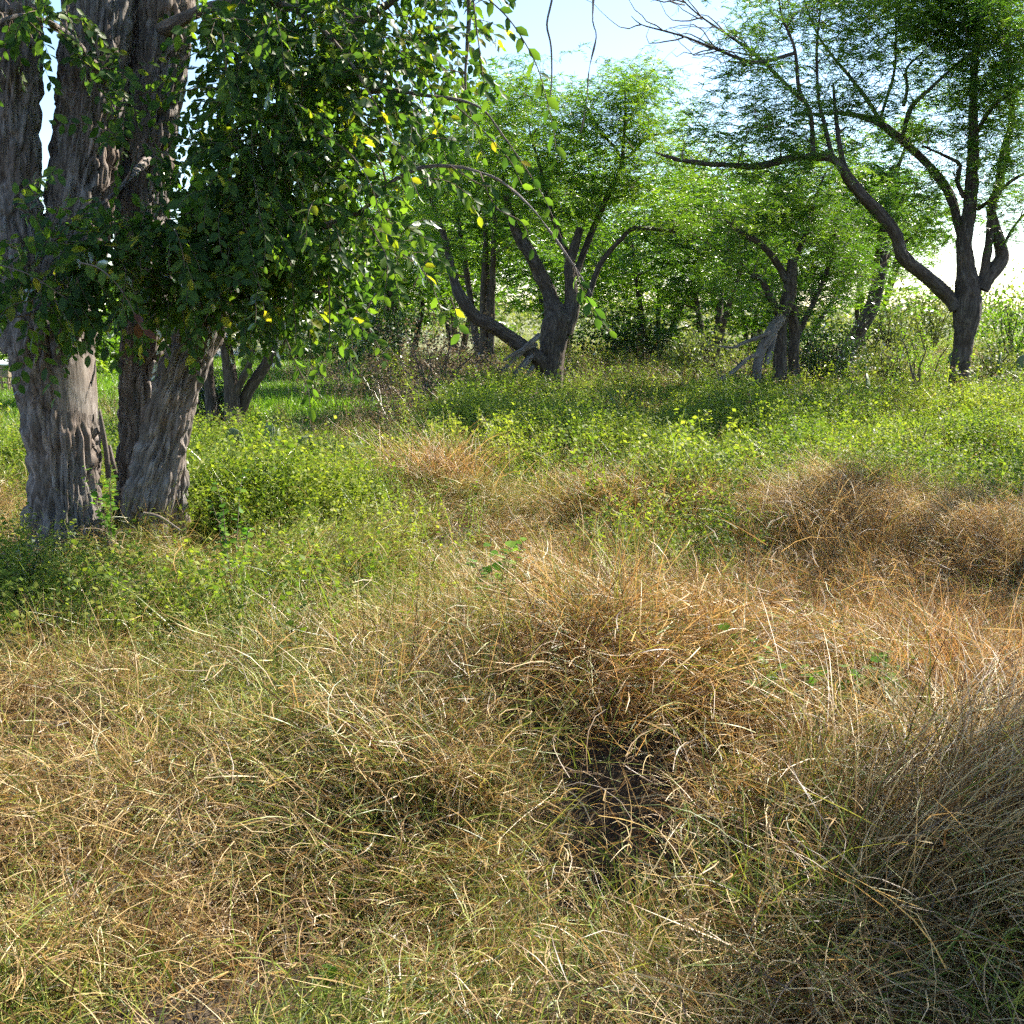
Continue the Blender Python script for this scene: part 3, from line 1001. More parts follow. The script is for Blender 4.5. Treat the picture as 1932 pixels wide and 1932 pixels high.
foliage(t, D, [
    (1190, 190, 45, 50, .4, .6, 13, 10), (1210, 250, 60, 40, .5, .7, 11, 7), (1100, 230, 60, 60, .4, .8, 13, 8), (1050, 310, 70, 60, .2, 1, 16, 8), (930, 250, 90, 90, 0, 1, 24, 8),
    (840, 300, 80, 80, -.5, 1, 17, 7), (1000, 200, 50, 45, .2, .7, 8, 7), (1250, 330, 70, 60, .4, .9, 15, 8), (1160, 370, 90, 50, .3, .9, 16, 7), (1290, 430, 60, 50, .2, .8, 9, 6), (960, 360, 70, 50, 0, .8, 10, 7),
    (820, 420, 60, 70, -.7, .8, 10, 7), (1090, 380, 50, 40, .2, .8, 8, 6)], FEATHER, .27, dens=.8)
t.bare(260, .8)
t.twigs(in_ellipsoid(34, at(965, 690, 15.9), np.array([.55, .4, .45])), .012, -.1, .2)
t.finish('mesq_bright')

# ---- dark twin-trunk tree with grey dead limbs
D = 16.0
b = at(1470, 770, D)
b[2] = 0
t = Tree('twin_trunk_tree', 'dark twin trunk tree with broken top and grey dead limbs drooping left', b)
t.limb(*limb_world([(1468, 775, 0, 19), (1470, 720, 0, 16), (1472, 660, 0, 14), (1474, 610, 0, 13), (1488, 560, 0, 14), (1493, 520, 0, 12), (1495, 489, 0, 9)], D), name='trunk', spacing=.03, segs=30, bark=.03, seed=7)
t.limb(*limb_world([(1502, 775, .2, 15), (1500, 717, .2, 12), (1497, 671, .2, 11), (1500, 620, .2, 12), (1494, 575, .1, 10)], D), name='trunk', spacing=.03, segs=26, bark=.025, seed=8)
for i, l in enumerate([[(1484, 530, 0, 8), (1479, 519, 0, 7.5), (1458, 485, -.1, 7), (1433, 458, -.2, 6), (1403, 442, -.3, 4), (1369, 415, -.4, 2)],
                       [(1472, 600, 0, 9), (1452, 558, -.1, 7.5), (1436, 528, -.2, 6.5), (1419, 519, -.3, 5)],
                       [(1495, 500, 0, 7), (1520, 440, .2, 5), (1540, 370, .3, 4), (1560, 320, .4, 2)],
                       [(1500, 640, .2, 7), (1540, 560, .4, 5), (1570, 480, .5, 4), (1580, 400, .5, 2)]]):
    t.limb(*limb_world(l, D), spacing=.06, segs=14, bark=.012, seed=90 + i)
for i, l in enumerate([[(1474, 600, -.1, 12), (1455, 626, -.3, 12), (1432, 674, -.5, 11), (1427, 726, -.6, 11), (1425, 775, -.6, 11)],
                       [(1436, 668, -.5, 6), (1412, 676, -.7, 4.5), (1378, 705, -.9, 4), (1342, 723, -1, 1.5)],
                       [(1452, 628, -.4, 5), (1403, 647, -.6, 3.5), (1381, 656, -.7, 3), (1340, 650, -.8, 1.2)],
                       [(1446, 690, -.5, 7), (1455, 655, -.4, 6), (1463, 630, -.3, 5)]]):
    t.limb(*limb_world(l, D), name='dead_branch', spacing=.06, segs=14, bark=.012, mat='deadwood', seed=100 + i, lumps=.15)
foliage(t, D, [(1400, 430, 70, 70, 0, .8, 15, 7), (1480, 400, 80, 70, .3, 1, 20, 8), (1560, 400, 80, 80, .5, 1, 22, 8), (1590, 500, 60, 60, .5, .8, 14, 8), (1400, 540, 50, 50, .3, .8, 8, 6), (1540, 560, 50, 50, .6, .8, 10, 7)], FEATHER, .27, dens=.75)
t.bare(200, .8)
t.twigs(in_ellipsoid(46, at(1400, 670, 15.3), np.array([.6, .5, .5])), .012, -.1, .2)
t.finish('mesq')

# ---- leaning dark trunk tree behind it
D = 18.5
b = at(1585, 740, D)
b[2] = 0
t = Tree('leaning_tree', 'dark bare leaning trunk broken off at the top behind the long limb', b)
t.limb(*limb_world([(1575, 740, 0, 22), (1592, 680, 0, 18), (1618, 628, 0, 15), (1645, 580, 0, 14), (1659, 519, 0, 13), (1665, 457, 0, 13), (1676, 412, 0, 12), (1685, 360, 0, 11), (1687, 315, 0, 9)], D), name='trunk', spacing=.04, segs=26, bark=.03, seed=9)
for i, l in enumerate([[(1672, 430, 0, 6), (1640, 380, .2, 5), (1600, 330, .3, 3), (1560, 290, .3, 1.5)], [(1684, 345, 0, 5), (1700, 300, .1, 4), (1720, 250, .2, 2)],
                       [(1685, 405, 0, 4), (1698, 385, -.1, 4), (1706, 368, -.1, 3)], [(1660, 500, 0, 5), (1690, 470, .3, 4), (1730, 440, .4, 2)]]):
    t.limb(*limb_world(l, D), spacing=.1, segs=9, seed=110 + i)
foliage(t, D, [(1570, 310, 70, 50, .3, .9, 12, 7), (1640, 350, 60, 60, .3, .9, 14, 8), (1740, 430, 50, 60, .4, .8, 12, 7), (1610, 440, 60, 60, .3, .8, 12, 7), (1720, 250, 40, 50, .2, .6, 7, 6)], FEATHER_FAR, .25, (.6, 1))
t.finish('mesq')

# ---- large multi-stemmed tree, left
D = 6.3
b = np.array([at(190, 1000, 6.4)[0], 6.4, -.05])
T0 = Tree('large_tree', 'large multi stemmed shade tree with furrowed grey bark and drooping leafy sprays', b, bark='bark')
scar_c = at(125, 735, 6.0)


def scar_zone(Q):
    d = np.sqrt(((Q[..., 0] - scar_c[0]) / .14) ** 2 + ((Q[..., 2] - scar_c[2]) / .26) ** 2)
    return np.clip((d - .8) / .3, .05, 1)


BK = dict(spacing=.015, bark=.07, furrow=.030)
TRUNK = T0.limb(*limb_world([(130, 1180, 0, 86), (128, 1090, 0, 82), (128, 1000, 0, 75), (122, 900, 0, 70), (115, 800, 0, 74), (105, 700, 0, 80), (98, 620, 0, 82), (110, 540, .05, 66), (140, 450, .1, 62), (158, 330, .15, 62), (170, 200, .2, 60), (178, 80, .2, 60), (185, -60, .2, 60), (190, -300, .3, 55), (195, -600, .5, 45), (240, -1000, .8, 25)], D),
        name='trunk', segs=150, seed=11, lumps=.05, flat_zone=scar_zone, **BK)
T0.limb(*limb_world([(60, 660, 0, 55), (45, 560, -.05, 52), (28, 430, -.1, 50), (22, 330, -.1, 50), (22, 200, -.1, 52), (20, 60, -.1, 52), (10, -150, -.2, 50), (-30, -500, -.4, 40), (-120, -900, -.8, 20)], D),
        name='trunk', segs=110, seed=12, lumps=.05, **BK)
T0.limb(*limb_world([(285, 1120, .35, 52), (272, 1000, .35, 52), (268, 900, .35, 48), (270, 800, .4, 44), (272, 700, .4, 44), (275, 600, .45, 46), (270, 480, .5, 50), (268, 350, .5, 52), (282, 220, .5, 52), (300, 90, .5, 54), (312, -60, .5, 54), (330, -300, .6, 48), (360, -700, .8, 30)], D),
        name='trunk', segs=110, seed=13, lumps=.05, **BK)
T0.limb(*limb_world([(300, 1080, .1, 42), (272, 990, .05, 42), (282, 930, 0, 50), (305, 850, 0, 46), (325, 760, 0, 44), (352, 680, .05, 42), (385, 610, .1, 42), (425, 520, .2, 40), (470, 420, .3, 36), (530, 300, .4, 30), (600, 160, .5, 26), (670, 0, .6, 22), (730, -200, .7, 16), (800, -450, .8, 8)], D),
        name='trunk', segs=110, seed=14, lumps=.06, **BK)
T0.limb(*limb_world([(325, 1130, .3, 26), (330, 1050, .3, 24), (334, 960, .3, 20), (335, 880, .35, 16), (330, 830, .4, 12)], D), name='trunk', segs=60, seed=15, lumps=.06, **BK)
# burl low on the left flank
bp = at(72, 975, 6.2)
T0.limb([bp + [.02, 0, -.13], bp + [-.0, -.01, -.06], bp + [-.01, -.01, .01], bp + [.02, 0, .08]], [.05, .085, .08, .03], name='burl', segs=60, seed=16, spacing=.013, bark=.03, furrow=.034)
# pale bare scar where bark is missing: its faces are split off the trunk surface as a part
tr = TRUNK
me = tr.data
V = np.empty(len(me.vertices) * 3, np.float32)
me.vertices.foreach_get('co', V)
V = V.reshape(-1, 3)
quads = np.array([tuple(f.vertices) for f in me.polygons if len(f.vertices) == 4])
tris = np.array([tuple(f.vertices) for f in me.polygons if len(f.vertices) == 3])
ctr = V[quads].mean(1) + b
wob = .25 * (noise2(ctr[:, 0] * 16, ctr[:, 2] * 6, 88) - .5) + .3 * (noise2(ctr[:, 0] * 40, ctr[:, 2] * 12, 89) - .5)
dd = np.sqrt(((ctr[:, 0] - scar_c[0]) / .14) ** 2 + ((ctr[:, 2] - scar_c[2]) / .26) ** 2) + wob
hit = (dd < .66) & (ctr[:, 1] < 6.25)
tuv = np.empty(len(V) * 3, np.float32)
me.attributes['tuv'].data.foreach_get('vector', tuv)
tuv = tuv.reshape(-1, 3)
tr.data = make_mesh('trunk', V, [quads[~hit], tris], M['bark'], {'tuv': tuv})
used, inv = np.unique(quads[hit], return_inverse=True)
link('bark_scar', make_mesh('bark_scar', V[used], [inv.reshape(-1, 4)], M['scar'], {'tuv': tuv[used]}), T0.o)['label'] = 'smooth pale patch of bare wood'
# snags near the foot
for l in ([(205, 900, .1, 6), (200, 850, .05, 6), (190, 790, 0, 5), (188, 772, 0, 2)], [(205, 840, .1, 5), (215, 880, .1, 5), (222, 905, .2, 4)], [(272, 970, -.25, 6), (300, 975, -.3, 4), (340, 1000, -.4, 2)], [(220, 925, .2, 5), (245, 920, .1, 4), (258, 926, 0, 3)]):
    T0.limb(*limb_world(l, D), name='snag', spacing=.03, segs=8, mat='deadwood', seed=int(l[0][0]))
# limbs inside the crown
LIMBS = [
    [(455, 460, .2, 22), (520, 440, 0, 17), (600, 430, -.2, 13), (680, 400, -.3, 9), (730, 350, -.35, 7), (790, 318, -.4, 6.5), (850, 313, -.4, 6), (905, 325, -.4, 5), (950, 345, -.45, 4.5), (1000, 390, -.5, 4), (1040, 440, -.5, 3.2), (1085, 505, -.5, 2.6), (1120, 560, -.55, 2)],
    [(300, 60, .4, 25), (380, 20, 0, 18), (470, 0, -.3, 13), (560, 20, -.5, 9), (640, 90, -.6, 6), (700, 180, -.6, 3)],
    [(560, 240, .3, 20), (640, 190, 0, 12), (720, 170, -.2, 9), (800, 180, -.3, 6), (900, 200, -.4, 4), (960, 270, -.5, 2.5)],
    [(640, 60, .5, 18), (730, 10, .2, 12), (830, -60, 0, 9), (950, -90, -.2, 6), (1060, -70, -.3, 4.5), (1115, -30, -.35, 4), (1118, 40, -.35, 3.6), (1125, 70, -.35, 3.4), (1112, 130, -.35, 2.6), (1107, 190, -.35, 2), (1096, 250, -.35, 1.5)],
    [(960, -92, -.2, 5), (1030, -60, -.25, 4), (1042, -10, -.25, 3.6), (1032, 45, -.25, 3.4), (1040, 90, -.25, 3), (1040, 165, -.25, 2.2), (1030, 215, -.25, 1.2)],
    [(430, 520, .2, 18), (500, 520, .0, 11), (570, 540, -.2, 7), (640, 570, -.3, 4), (680, 600, -.3, 2)],
    [(130, 560, -.1, 9), (100, 575, -.5, 8), (60, 590, -.7, 6), (10, 600, -.8, 4)],
    [(200, 150, .1, 18), (120, 60, -.4, 12), (40, 30, -.7, 8), (-40, 60, -.9, 5)],
    [(280, 300, .4, 16), (250, 330, -.2, 9), (210, 370, -.6, 6), (150, 420, -.8, 3)],
    [(880, -60, -.1, 7), (885, 20, -.1, 8), (882, 80, -.1, 7), (878, 140, -.1, 4), (880, 190, -.1, 2)],
]
for i, l in enumerate(LIMBS):
    P, R = limb_world(l, D)
    T0.limb(P, R * (.62 if i not in (0, 3) else np.where(np.arange(len(R)) > 2, .55, .65)), spacing=.04, segs=12, seed=130 + i, bark=.008 if l[0][3] > 8 else 0, furrow=.03, lumps=.08)


# leafy sprays: curved twigs with alternate ovate leaves
def leaf_sprays(P0, d0, L, nleaf, leaf, droop=1.1):
    """P0 (n,3), d0 (n,3) start directions, L (n,) lengths -> twig paths and leaf placements"""
    n = len(P0)
    k = 7
    d = unit(d0)
    P = [P0]
    for i in range(k - 1):
        d = unit(d + np.array([0, 0, -droop / (k - 1)]) + rng.normal(0, .07, (n, 3)))
        P.append(P[-1] + d * (L / (k - 1))[:, None])
    P = np.stack(P, 1)
    t = np.tile(np.linspace(.12, 1, nleaf), n)
    si = np.repeat(np.arange(n), nleaf)
    f = np.clip(t * (k - 1), 0, k - 1 - 1e-6)
    i = f.astype(int)
    T = unit(P[si, i + 1] - P[si, i])
    p = P[si, i] + (P[si, i + 1] - P[si, i]) * (f - i)[:, None]
    sgn = np.where(np.arange(len(p)) % 2 == 0, 1., -1.)[:, None]
    pl = np.repeat(unit(rng.normal(0, .5, (n, 3)) + np.array([0, -.5, .6])), nleaf, 0)
    sd = unit(np.cross(T, pl)) * sgn
    ld = unit(sd * .8 + T * .75 + np.array([0, 0, -.35]) + rng.normal(0, .22, (len(p), 3)))
    nr = unit(pl + rng.normal(0, .35, (len(p), 3)))
    sz = leaf * U(.7, 1.25, len(p)) * np.where(t > .9, .75, 1)
    return P, p, ld, nr, sz


ELL = [  # photo cx, cy, rx, ry, depth offset, depth radius, sprays
    (490, 50, 90, 80, -.2, .7, 110), (580, 90, 120, 110, -.1, .8, 200), (700, 70, 110, 90, 0, .8, 130), (480, 200, 70, 100, -.3, .5, 120), (560, 230, 120, 110, -.2, .7, 180),
    (460, 340, 80, 90, -.4, .5, 120), (530, 400, 120, 110, -.3, .6, 170), (400, 480, 120, 80, -.4, .5, 150), (330, 540, 110, 55, -.5, .35, 95), (520, 540, 110, 70, -.3, .5, 100),
    (650, 250, 90, 100, -.2, .6, 70), (640, 400, 90, 90, -.3, .6, 70), (260, 270, 40, 40, -.45, .2, 22), (260, 440, 60, 60, -.5, .25, 45), (260, 500, 90, 60, -.6, .3, 75),
    (90, 500, 100, 55, -.75, .25, 80), (60, 560, 90, 35, -.8, .25, 55), (20, 395, 40, 30, -.8, .2, 10), (30, 15, 50, 40, -.6, .3, 34), (110, 20, 30, 40, -.4, .3, 18), (190, 140, 30, 30, -.35, .15, 9), (225, 190, 30, 30, -.3, .15, 9),
    (360, 40, 40, 50, .9, .3, 25), (345, 250, 40, 90, .9, .3, 30), (105, 380, 30, 50, 1.2, .3, 12), (600, 560, 80, 60, -.3, .4, 35), (730, 330, 90, 70, -.3, .5, 30), (790, 150, 80, 90, 0, .6, 38), (870, 70, 45, 110, -.1, .3, 34), (740, 470, 80, 60, -.35, .4, 16),
    (230, 560, 40, 35, .6, .3, 14),
    (560, -150, 230, 100, .1, 1.2, 160), (800, -120, 200, 70, 0, .9, 80), (150, -230, 250, 90, .2, .8, 110), (700, -300, 300, 120, .3, 1.2, 110), (350, -430, 350, 120, .4, 1.2, 110)]
P0, D0, CN = [], [], []
for cx, cy_, rx, ry, dd, rd, ns in ELL:
    c = at(cx, cy_, D + dd)
    k = (D + dd) / W
    ns = max(6, int(ns * .56))
    q = in_ellipsoid(ns, c, np.array([rx * k, rd, ry * k]))
    P0.append(q)
    D0.append(unit((q - c) / np.array([rx * k, rd, ry * k])) * .6 + np.array([.15, -.1, .15]) + rng.normal(0, .35, q.shape))
    CN.append(in_ellipsoid(max(2, ns // 9), c, np.array([rx * k, rd, ry * k])))
P0, D0, CN = np.concatenate(P0), np.concatenate(D0), np.concatenate(CN)
base_sk = T0.skeleton()[::5, :3]
CN = CN[np.argsort([np.min(np.linalg.norm(base_sk - c, axis=1)) for c in CN])]
T0.sk = [s[::4] for s in T0.sk]
T0.twigs(CN, .010, .1, .12, 6)
P, p, ld, nr, sz = leaf_sprays(P0, D0, U(.22, .5, len(P0)), 11, .074)
V, F = sticks(P, np.linspace(.0028, .001, 7)[None] * np.ones((len(P), 1)), 3)
T0.tw.add(V, F, tuv=np.c_[V[:, :2] * 0, V[:, 2]])
V, F = place(LEAF_V, LEAF_F, p, ld, nr, sz, 1.15)
T0.lf.add(V, F, bv=np.repeat(U(0, .93, len(p)) + (rng.uniform(0, 1, len(p)) < .012) * .07, len(LEAF_V)))

# hanging sprays close to the eye: every leaf its own part
leaf_mesh = []
for v in (.15, .3, .45, .6, .72, .84):
    leaf_mesh.append(make_mesh('leaf', LEAF_V * [1, 1.15, 1], LEAF_F, M['elm'], {'bv': np.full(8, v)}))
leaf_yellow = make_mesh('leaf', LEAF_V * [1, 1.15, 1], LEAF_F, M['elm'], {'bv': np.full(8, .95)})
leaf_red = make_mesh('leaf', LEAF_V * [1, 1.15, 1], LEAF_F, M['elm'], {'bv': np.full(8, 1.0)})


def leaf_objects(parent, origin, p, ld, nr, sz, meshes, pick=None):
    x, y, z = quat_basis(ld, nr)
    for i in range(len(p)):
        me = meshes[pick[i]] if pick is not None else meshes[int(rng.integers(0, len(meshes)))]
        o = bpy.data.objects.new('leaf', me)
        from mathutils import Matrix
        s = sz[i]
        o.matrix_local = Matrix([[x[i][0] * s, y[i][0] * s, z[i][0] * s, p[i][0] - origin[0]], [x[i][1] * s, y[i][1] * s, z[i][1] * s, p[i][1] - origin[1]],
                                 [x[i][2] * s, y[i][2] * s, z[i][2] * s, p[i][2] - origin[2]], [0, 0, 0, 1]])
        COL.objects.link(o)
        o.parent = parent


HANG = [  # photo polyline (x, y, depth offset), leaves, leaf length
    ([(900, -20, -.5), (955, 30, -.6), (990, 80, -.65), (1015, 130, -.65), (1032, 190, -.65), (1045, 250, -.65), (1050, 300, -.65)], 15, .07),
    ([(893, 0, -.5), (900, 60, -.55), (907, 110, -.55), (912, 150, -.55), (920, 190, -.55)], 11, .065),
    ([(150, 495, -1.2), (185, 505, -1.25), (215, 530, -1.3), (240, 565, -1.3), (262, 610, -1.3), (270, 622, -1.3)], 10, .06),
    ([(575, 320, -.7), (570, 380, -.75), (568, 450, -.75)], 8, .055),
    ([(545, 470, -.6), (552, 540, -.65), (556, 600, -.65), (560, 650, -.65)], 13, .06),
    ([(620, 520, -.6), (622, 590, -.65), (620, 650, -.65), (600, 700, -.65)], 11, .06),
    ([(700, 430, -.6), (730, 490, -.65), (725, 560, -.65)], 8, .06),
    ([(760, 480, -.6), (790, 500, -.65), (815, 540, -.65), (835, 590, -.65)], 9, .055),
    ([(640, 560, -.6), (660, 600, -.65), (665, 660, -.65)], 6, .06),
    ([(540, 640, -.6), (560, 690, -.6), (580, 730, -.6), (585, 770, -.6)], 6, .06),
    ([(850, 560, -.6), (860, 590, -.6), (868, 630, -.6)], 5, .055),
    ([(1085, 505, -.55), (1100, 550, -.55), (1125, 590, -.55), (1150, 625, -.55)], 10, .065),
    ([(905, 325, -.45), (935, 390, -.5), (985, 420, -.5), (1005, 470, -.5)], 9, .06),
    ([(960, 270, -.5), (1000, 330, -.55), (1030, 380, -.55), (1060, 450, -.55)], 10, .06),
    ([(700, 180, -.6), (730, 240, -.65), (760, 300, -.65), (790, 370, -.65)], 12, .06),
    ([(600, 250, -.8), (660, 290, -.85), (700, 350, -.85), (720, 420, -.85)], 12, .06),
    ([(420, 60, -1.0), (425, 110, -1.05), (430, 160, -1.05), (440, 200, -1.05)], 12, .062),
    ([(330, 430, -.95), (345, 480, -1.0), (350, 540, -1.0)], 9, .06),
    ([(0, 500, -1.0), (60, 520, -1.05), (120, 560, -1.05)], 9, .06),
    ([(460, 480, -.8), (490, 540, -.85), (500, 600, -.85)], 9, .06),
    ([(850, 313, -.45), (900, 345, -.5), (925, 352, -.5)], 5, .06),
    ([(860, 200, -.3), (905, 240, -.35), (960, 300, -.4), (985, 350, -.4)], 10, .06),
    ([(780, 540, -.6), (800, 500, -.62), (825, 470, -.62)], 5, .05),
    ([(690, 590, -.6), (705, 560, -.6), (740, 530, -.6)], 6, .055),
]
tot = 0
for line, nl, lf in HANG:
    P = np.array([at(a, c, D + d) for a, c, d in line])
    P, R = smooth_path(P, np.linspace(.0045, .0015, len(P)), .03)
    V, F = sticks(P[None], R[None], 5)
    T0.tw.add(V, F, tuv=np.c_[V[:, :2] * 0, V[:, 2]])
    tt = np.linspace(.1, .995, nl) * (len(P) - 1)
    i = np.minimum(tt.astype(int), len(P) - 2)
    p = P[i] + (P[i + 1] - P[i]) * (tt - i)[:, None]
    T = unit(P[i + 1] - P[i])
    sgn = np.where(np.arange(nl) % 2 == 0, 1., -1.)[:, None]
    pl = unit(np.array([0, -1, .35]) + rng.normal(0, .3, (nl, 3)))
    sd = unit(np.cross(T, pl)) * sgn
    ld = unit(sd * .75 + T * .8 + np.array([0, 0, -.35]) + rng.normal(0, .2, (nl, 3)))
    nr = unit(pl + rng.normal(0, .5, (nl, 3)))
    meshes = leaf_mesh + [leaf_yellow, leaf_red]
    pick = rng.integers(0, 6, nl)
    pick[rng.uniform(0, 1, nl) < .05] = 6
    if line[0] == (150, 495, -1.2):
        pick[:6] = 5
        pick[-3:] = 7
    leaf_objects(T0.o, b, p, ld, nr, lf * 1.3 * U(.75, 1.15, nl), meshes, pick)
    tot += nl
T0.finish('elm')


# ------------------------------------------------------------------ background trees and shrubs
def bg_tree(name, label, px, D, top, wpx, stems=3, crown_lo=.3, mat='mesq', seed=1, clusters=46, per=7, cat='tree', group='trees behind the clearing', templ=None, scale=(.9, 1.5), trunk_r=.11, bark='bark_mesq'):
    global rng
    keep = rng
    rng = np.random.default_rng(seed)
    x = at(px, 600, D)[0]
    Ht = at(px, top, D)[2]
    Rw = wpx * D / W / 2
    base = np.array([x, D, 0.])
    t = Tree(name, label, base, group, cat, bark)
    if stems == 1:
        t.limb([base + [0, 0, -.1], base + [rng.normal(0, .1), 0, Ht * .3], base + [rng.normal(0, .25), 0, Ht * .6], base + [rng.normal(0, .3), 0, Ht * .9]], [trunk_r, trunk_r * .8, trunk_r * .5, .02], name='trunk', spacing=.2, segs=12, bark=.02, furrow=.06, seed=seed)
    for s in range(stems if stems > 1 else 3):
        a = s * 6.28 / max(stems, 3) + rng.uniform(0, 1.5)
        o = np.array([math.cos(a), math.sin(a), 0]) * Rw
        if stems > 1:
            t.limb([base + o * .06 + [0, 0, -.1], base + o * .2 + [0, 0, Ht * .25], base + o * .4 + rng.normal(0, .15, 3) + [0, 0, Ht * .55], base + o * .6 + [0, 0, Ht * .88]], np.array([1, .8, .5, .15]) * trunk_r * .8, name='trunk', spacing=.2, segs=10, bark=.015, furrow=.06, seed=seed + s)
        else:
            t.limb([base + [0, 0, Ht * .28], base + o * .3 + [0, 0, Ht * .5], base + o * .65 + [0, 0, Ht * .75]], [trunk_r * .6, trunk_r * .4, .02], spacing=.2, segs=8, seed=seed + s)
    zc, zr = Ht * (1 + crown_lo) / 2, Ht * (1 - crown_lo) / 2
    C = in_ellipsoid(clusters, base + [0, 0, zc], np.array([Rw, Rw * .8, zr]))
    C += rng.normal(0, .12, C.shape) * Rw
    S = t.skeleton()[:, :3]
    C = C[np.argsort([np.min(np.linalg.norm(S - c, axis=1)) for c in C])]
    t.twigs(C, .03, .1, .12, 5)
    P = np.repeat(C, per, 0)
    P = P + rng.normal(0, 1, P.shape) * np.array([.17, .17, .15]) * (Rw + .6)
    P[:, 2] = np.maximum(P[:, 2], .2)
    add_sprays(t.lf, P, templ or FEATHER_FAR, scale)
    t.finish(mat)
    rng = keep
    return t.o


def copy_thing(src, px, D, s, rz, label, group=None):
    x = at(px, 600, D)[0]
    r = src.copy()
    COL.objects.link(r)
    r.location = (float(x), D, 0)
    r.scale = (s, s, s)
    r.rotation_euler = (0, 0, rz)
    r['label'] = label
    if group:
        r['group'] = group
    for ch in list(src.children):
        c = ch.copy()
        COL.objects.link(c)
        c.parent = r
    return r


B1 = bg_tree('bushy_tree', 'slender many stemmed tree close behind the middle mesquite, left side', 920, 21, 165, 330, 4, .3, 'mesq', 201, 60, 8)
B2 = bg_tree('bushy_tree', 'bright green spreading tree behind the low leaning limb', 760, 26, 330, 330, 3, .2, 'mesq_bright', 202, 60, 8, scale=(1, 1.7))
B3 = bg_tree('bushy_tree', 'bright low tree between the middle and twin trunk trees', 1230, 27, 345, 420, 4, .12, 'mesq_bright', 203, 70, 8, scale=(1, 1.7))
B4 = bg_tree('bushy_tree', 'tall green tree between middle mesquite and long left limb', 1340, 23, 300, 260, 3, .25, 'mesq', 204, 50, 8)
copy_thing(B3, 1500, 27, .95, 2.0, 'yellow green tree filling the gap behind the twin trunks')
copy_thing(B1, 1640, 30, .95, 1.2, 'pale green tree behind the broken leaning trunk')
copy_thing(B2, 1060, 31, 1.25, 2.5, 'far green tree glimpsed through the fork of the middle mesquite')
copy_thing(B3, 640, 36, .9, .7, 'far rounded tree beyond the lawn at the edge of the drooping leaves')
copy_thing(B4, 1420, 34, 1.1, 4.0, 'far tree whose top shows between long limb and twin trunks')
copy_thing(B2, 860, 36, 1.3, 4.1, 'farthest green tree seen past the slender stems')
copy_thing(B3, 700, 40, 1.1, 3.0, 'far tree above the pale bush at the end of the lawn')
copy_thing(B4, 560, 44, 1.3, 1.0, 'farthest tree seen under the drooping leaves')
SM = bg_tree('small_tree', 'small leafy tree beyond the lawn seen between the trunks', 212, 26, 560, 150, 1, .3, 'mesq_bright', 206, 36, 8, group='trees beyond the lawn', trunk_r=.14, scale=(.8, 1.3))
copy_thing(SM, 105, 17, 1.05, 1.3, 'leafy tree behind the gap between the two upper stems')
copy_thing(SM, 330, 40, 1.6, 2.3, 'far tree hidden mostly by the right hand stems', 'trees beyond the lawn')
copy_thing(SM, -60, 30, 1.3, 3.3, 'shady tree above the brown cart at the left edge', 'trees beyond the lawn')

# dark multi-stemmed small tree just right of the large trunk
D = 12.5
b = at(440, 770, D)
b[2] = 0
t = Tree('dark_stem_tree', 'dark low tree with splayed stems behind the leaning trunk', b)
for i, l in enumerate([[(440, 800, 0, 20), (437, 740, 0, 15), (432, 690, 0, 14), (425, 640, 0, 11), (420, 560, 0, 8)], [(448, 790, .1, 13), (470, 735, .1, 12), (500, 690, .1, 11), (520, 640, .1, 9), (535, 560, .1, 5)],
                       [(400, 790, .3, 12), (395, 730, .3, 11), (392, 680, .3, 11), (385, 600, .3, 8)], [(445, 745, 0, 8), (468, 690, -.1, 7), (478, 640, -.1, 6), (490, 560, 0, 3)], [(500, 692, .1, 7), (530, 665, .1, 5), (555, 600, .1, 3)]]):
    t.limb(*limb_world(l, D), name='trunk' if i < 3 else 'limb', spacing=.05, segs=18, bark=.015, seed=160 + i)
foliage(t, D, [(440, 560, 110, 60, 0, .8, 26, 9), (560, 560, 60, 50, .1, .7, 12, 8)], FEATHER, .27)
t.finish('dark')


def shrub(name, label, px, D, top, wpx, mat, seed, n=160, leaf=.05, cat='shrub', group=None, stems=14, density=1.0):
    global rng
    keep = rng
    rng = np.random.default_rng(seed)
    x = at(px, 600, D)[0]
    Ht = at(px, top, D)[2]
    Rw = wpx * D / W / 2
    o = thing(name, label, cat, (x, D, 0), group)
    az = U(0, 6.28, stems)
    tip = np.c_[np.cos(az) * Rw * U(.2, .9, stems), np.sin(az) * Rw * U(.2, .9, stems), Ht * U(.6, .95, stems)]
    tt = np.linspace(0, 1, 6)[None, :, None]
    P = tip[:, None] * np.concatenate([np.repeat(tt, 2, 2) ** 1.3, tt], 2) + rng.normal(0, .05, (stems, 6, 3)) * tt
    V, F = sticks(P, np.linspace(.025, .006, 6)[None] * np.ones((stems, 1)), 5)
    link('stems', make_mesh('stems', V, F, M['twig'], {'tuv': np.c_[V[:, :2] * 0, V[:, 2]]}), o, kind='stuff')
    g = Geo()
    c = in_ellipsoid(n, np.array([0, 0, Ht * .48]), np.array([Rw, Rw, Ht * .5]))
    c = c * (1 + .18 * rng.normal(0, 1, (n, 1)))
    m = int(26 * density)
    p = np.repeat(c, m, 0) + rng.normal(0, .13 * (Rw + .3) * .7, (n * m, 3))
    p[:, 2] = np.abs(p[:, 2])
    d = unit(rng.normal(0, 1, p.shape) + [0, 0, .1])
    V, F = place(DIAMOND_V, DIAMOND_F, p, d, rng.normal(0, .6, p.shape) + [0, 0, 1], U(leaf * .7, leaf * 1.4, len(p)), 1.2)
    g.add(V, F, bv=np.repeat(np.clip(np.repeat(U(0, 1, n), m) * .6 + U(0, .4, len(p)), 0, 1), 4))
    link('leaves', g.mesh('leaves', M[mat]), o, kind='stuff')
    rng = keep
    return o


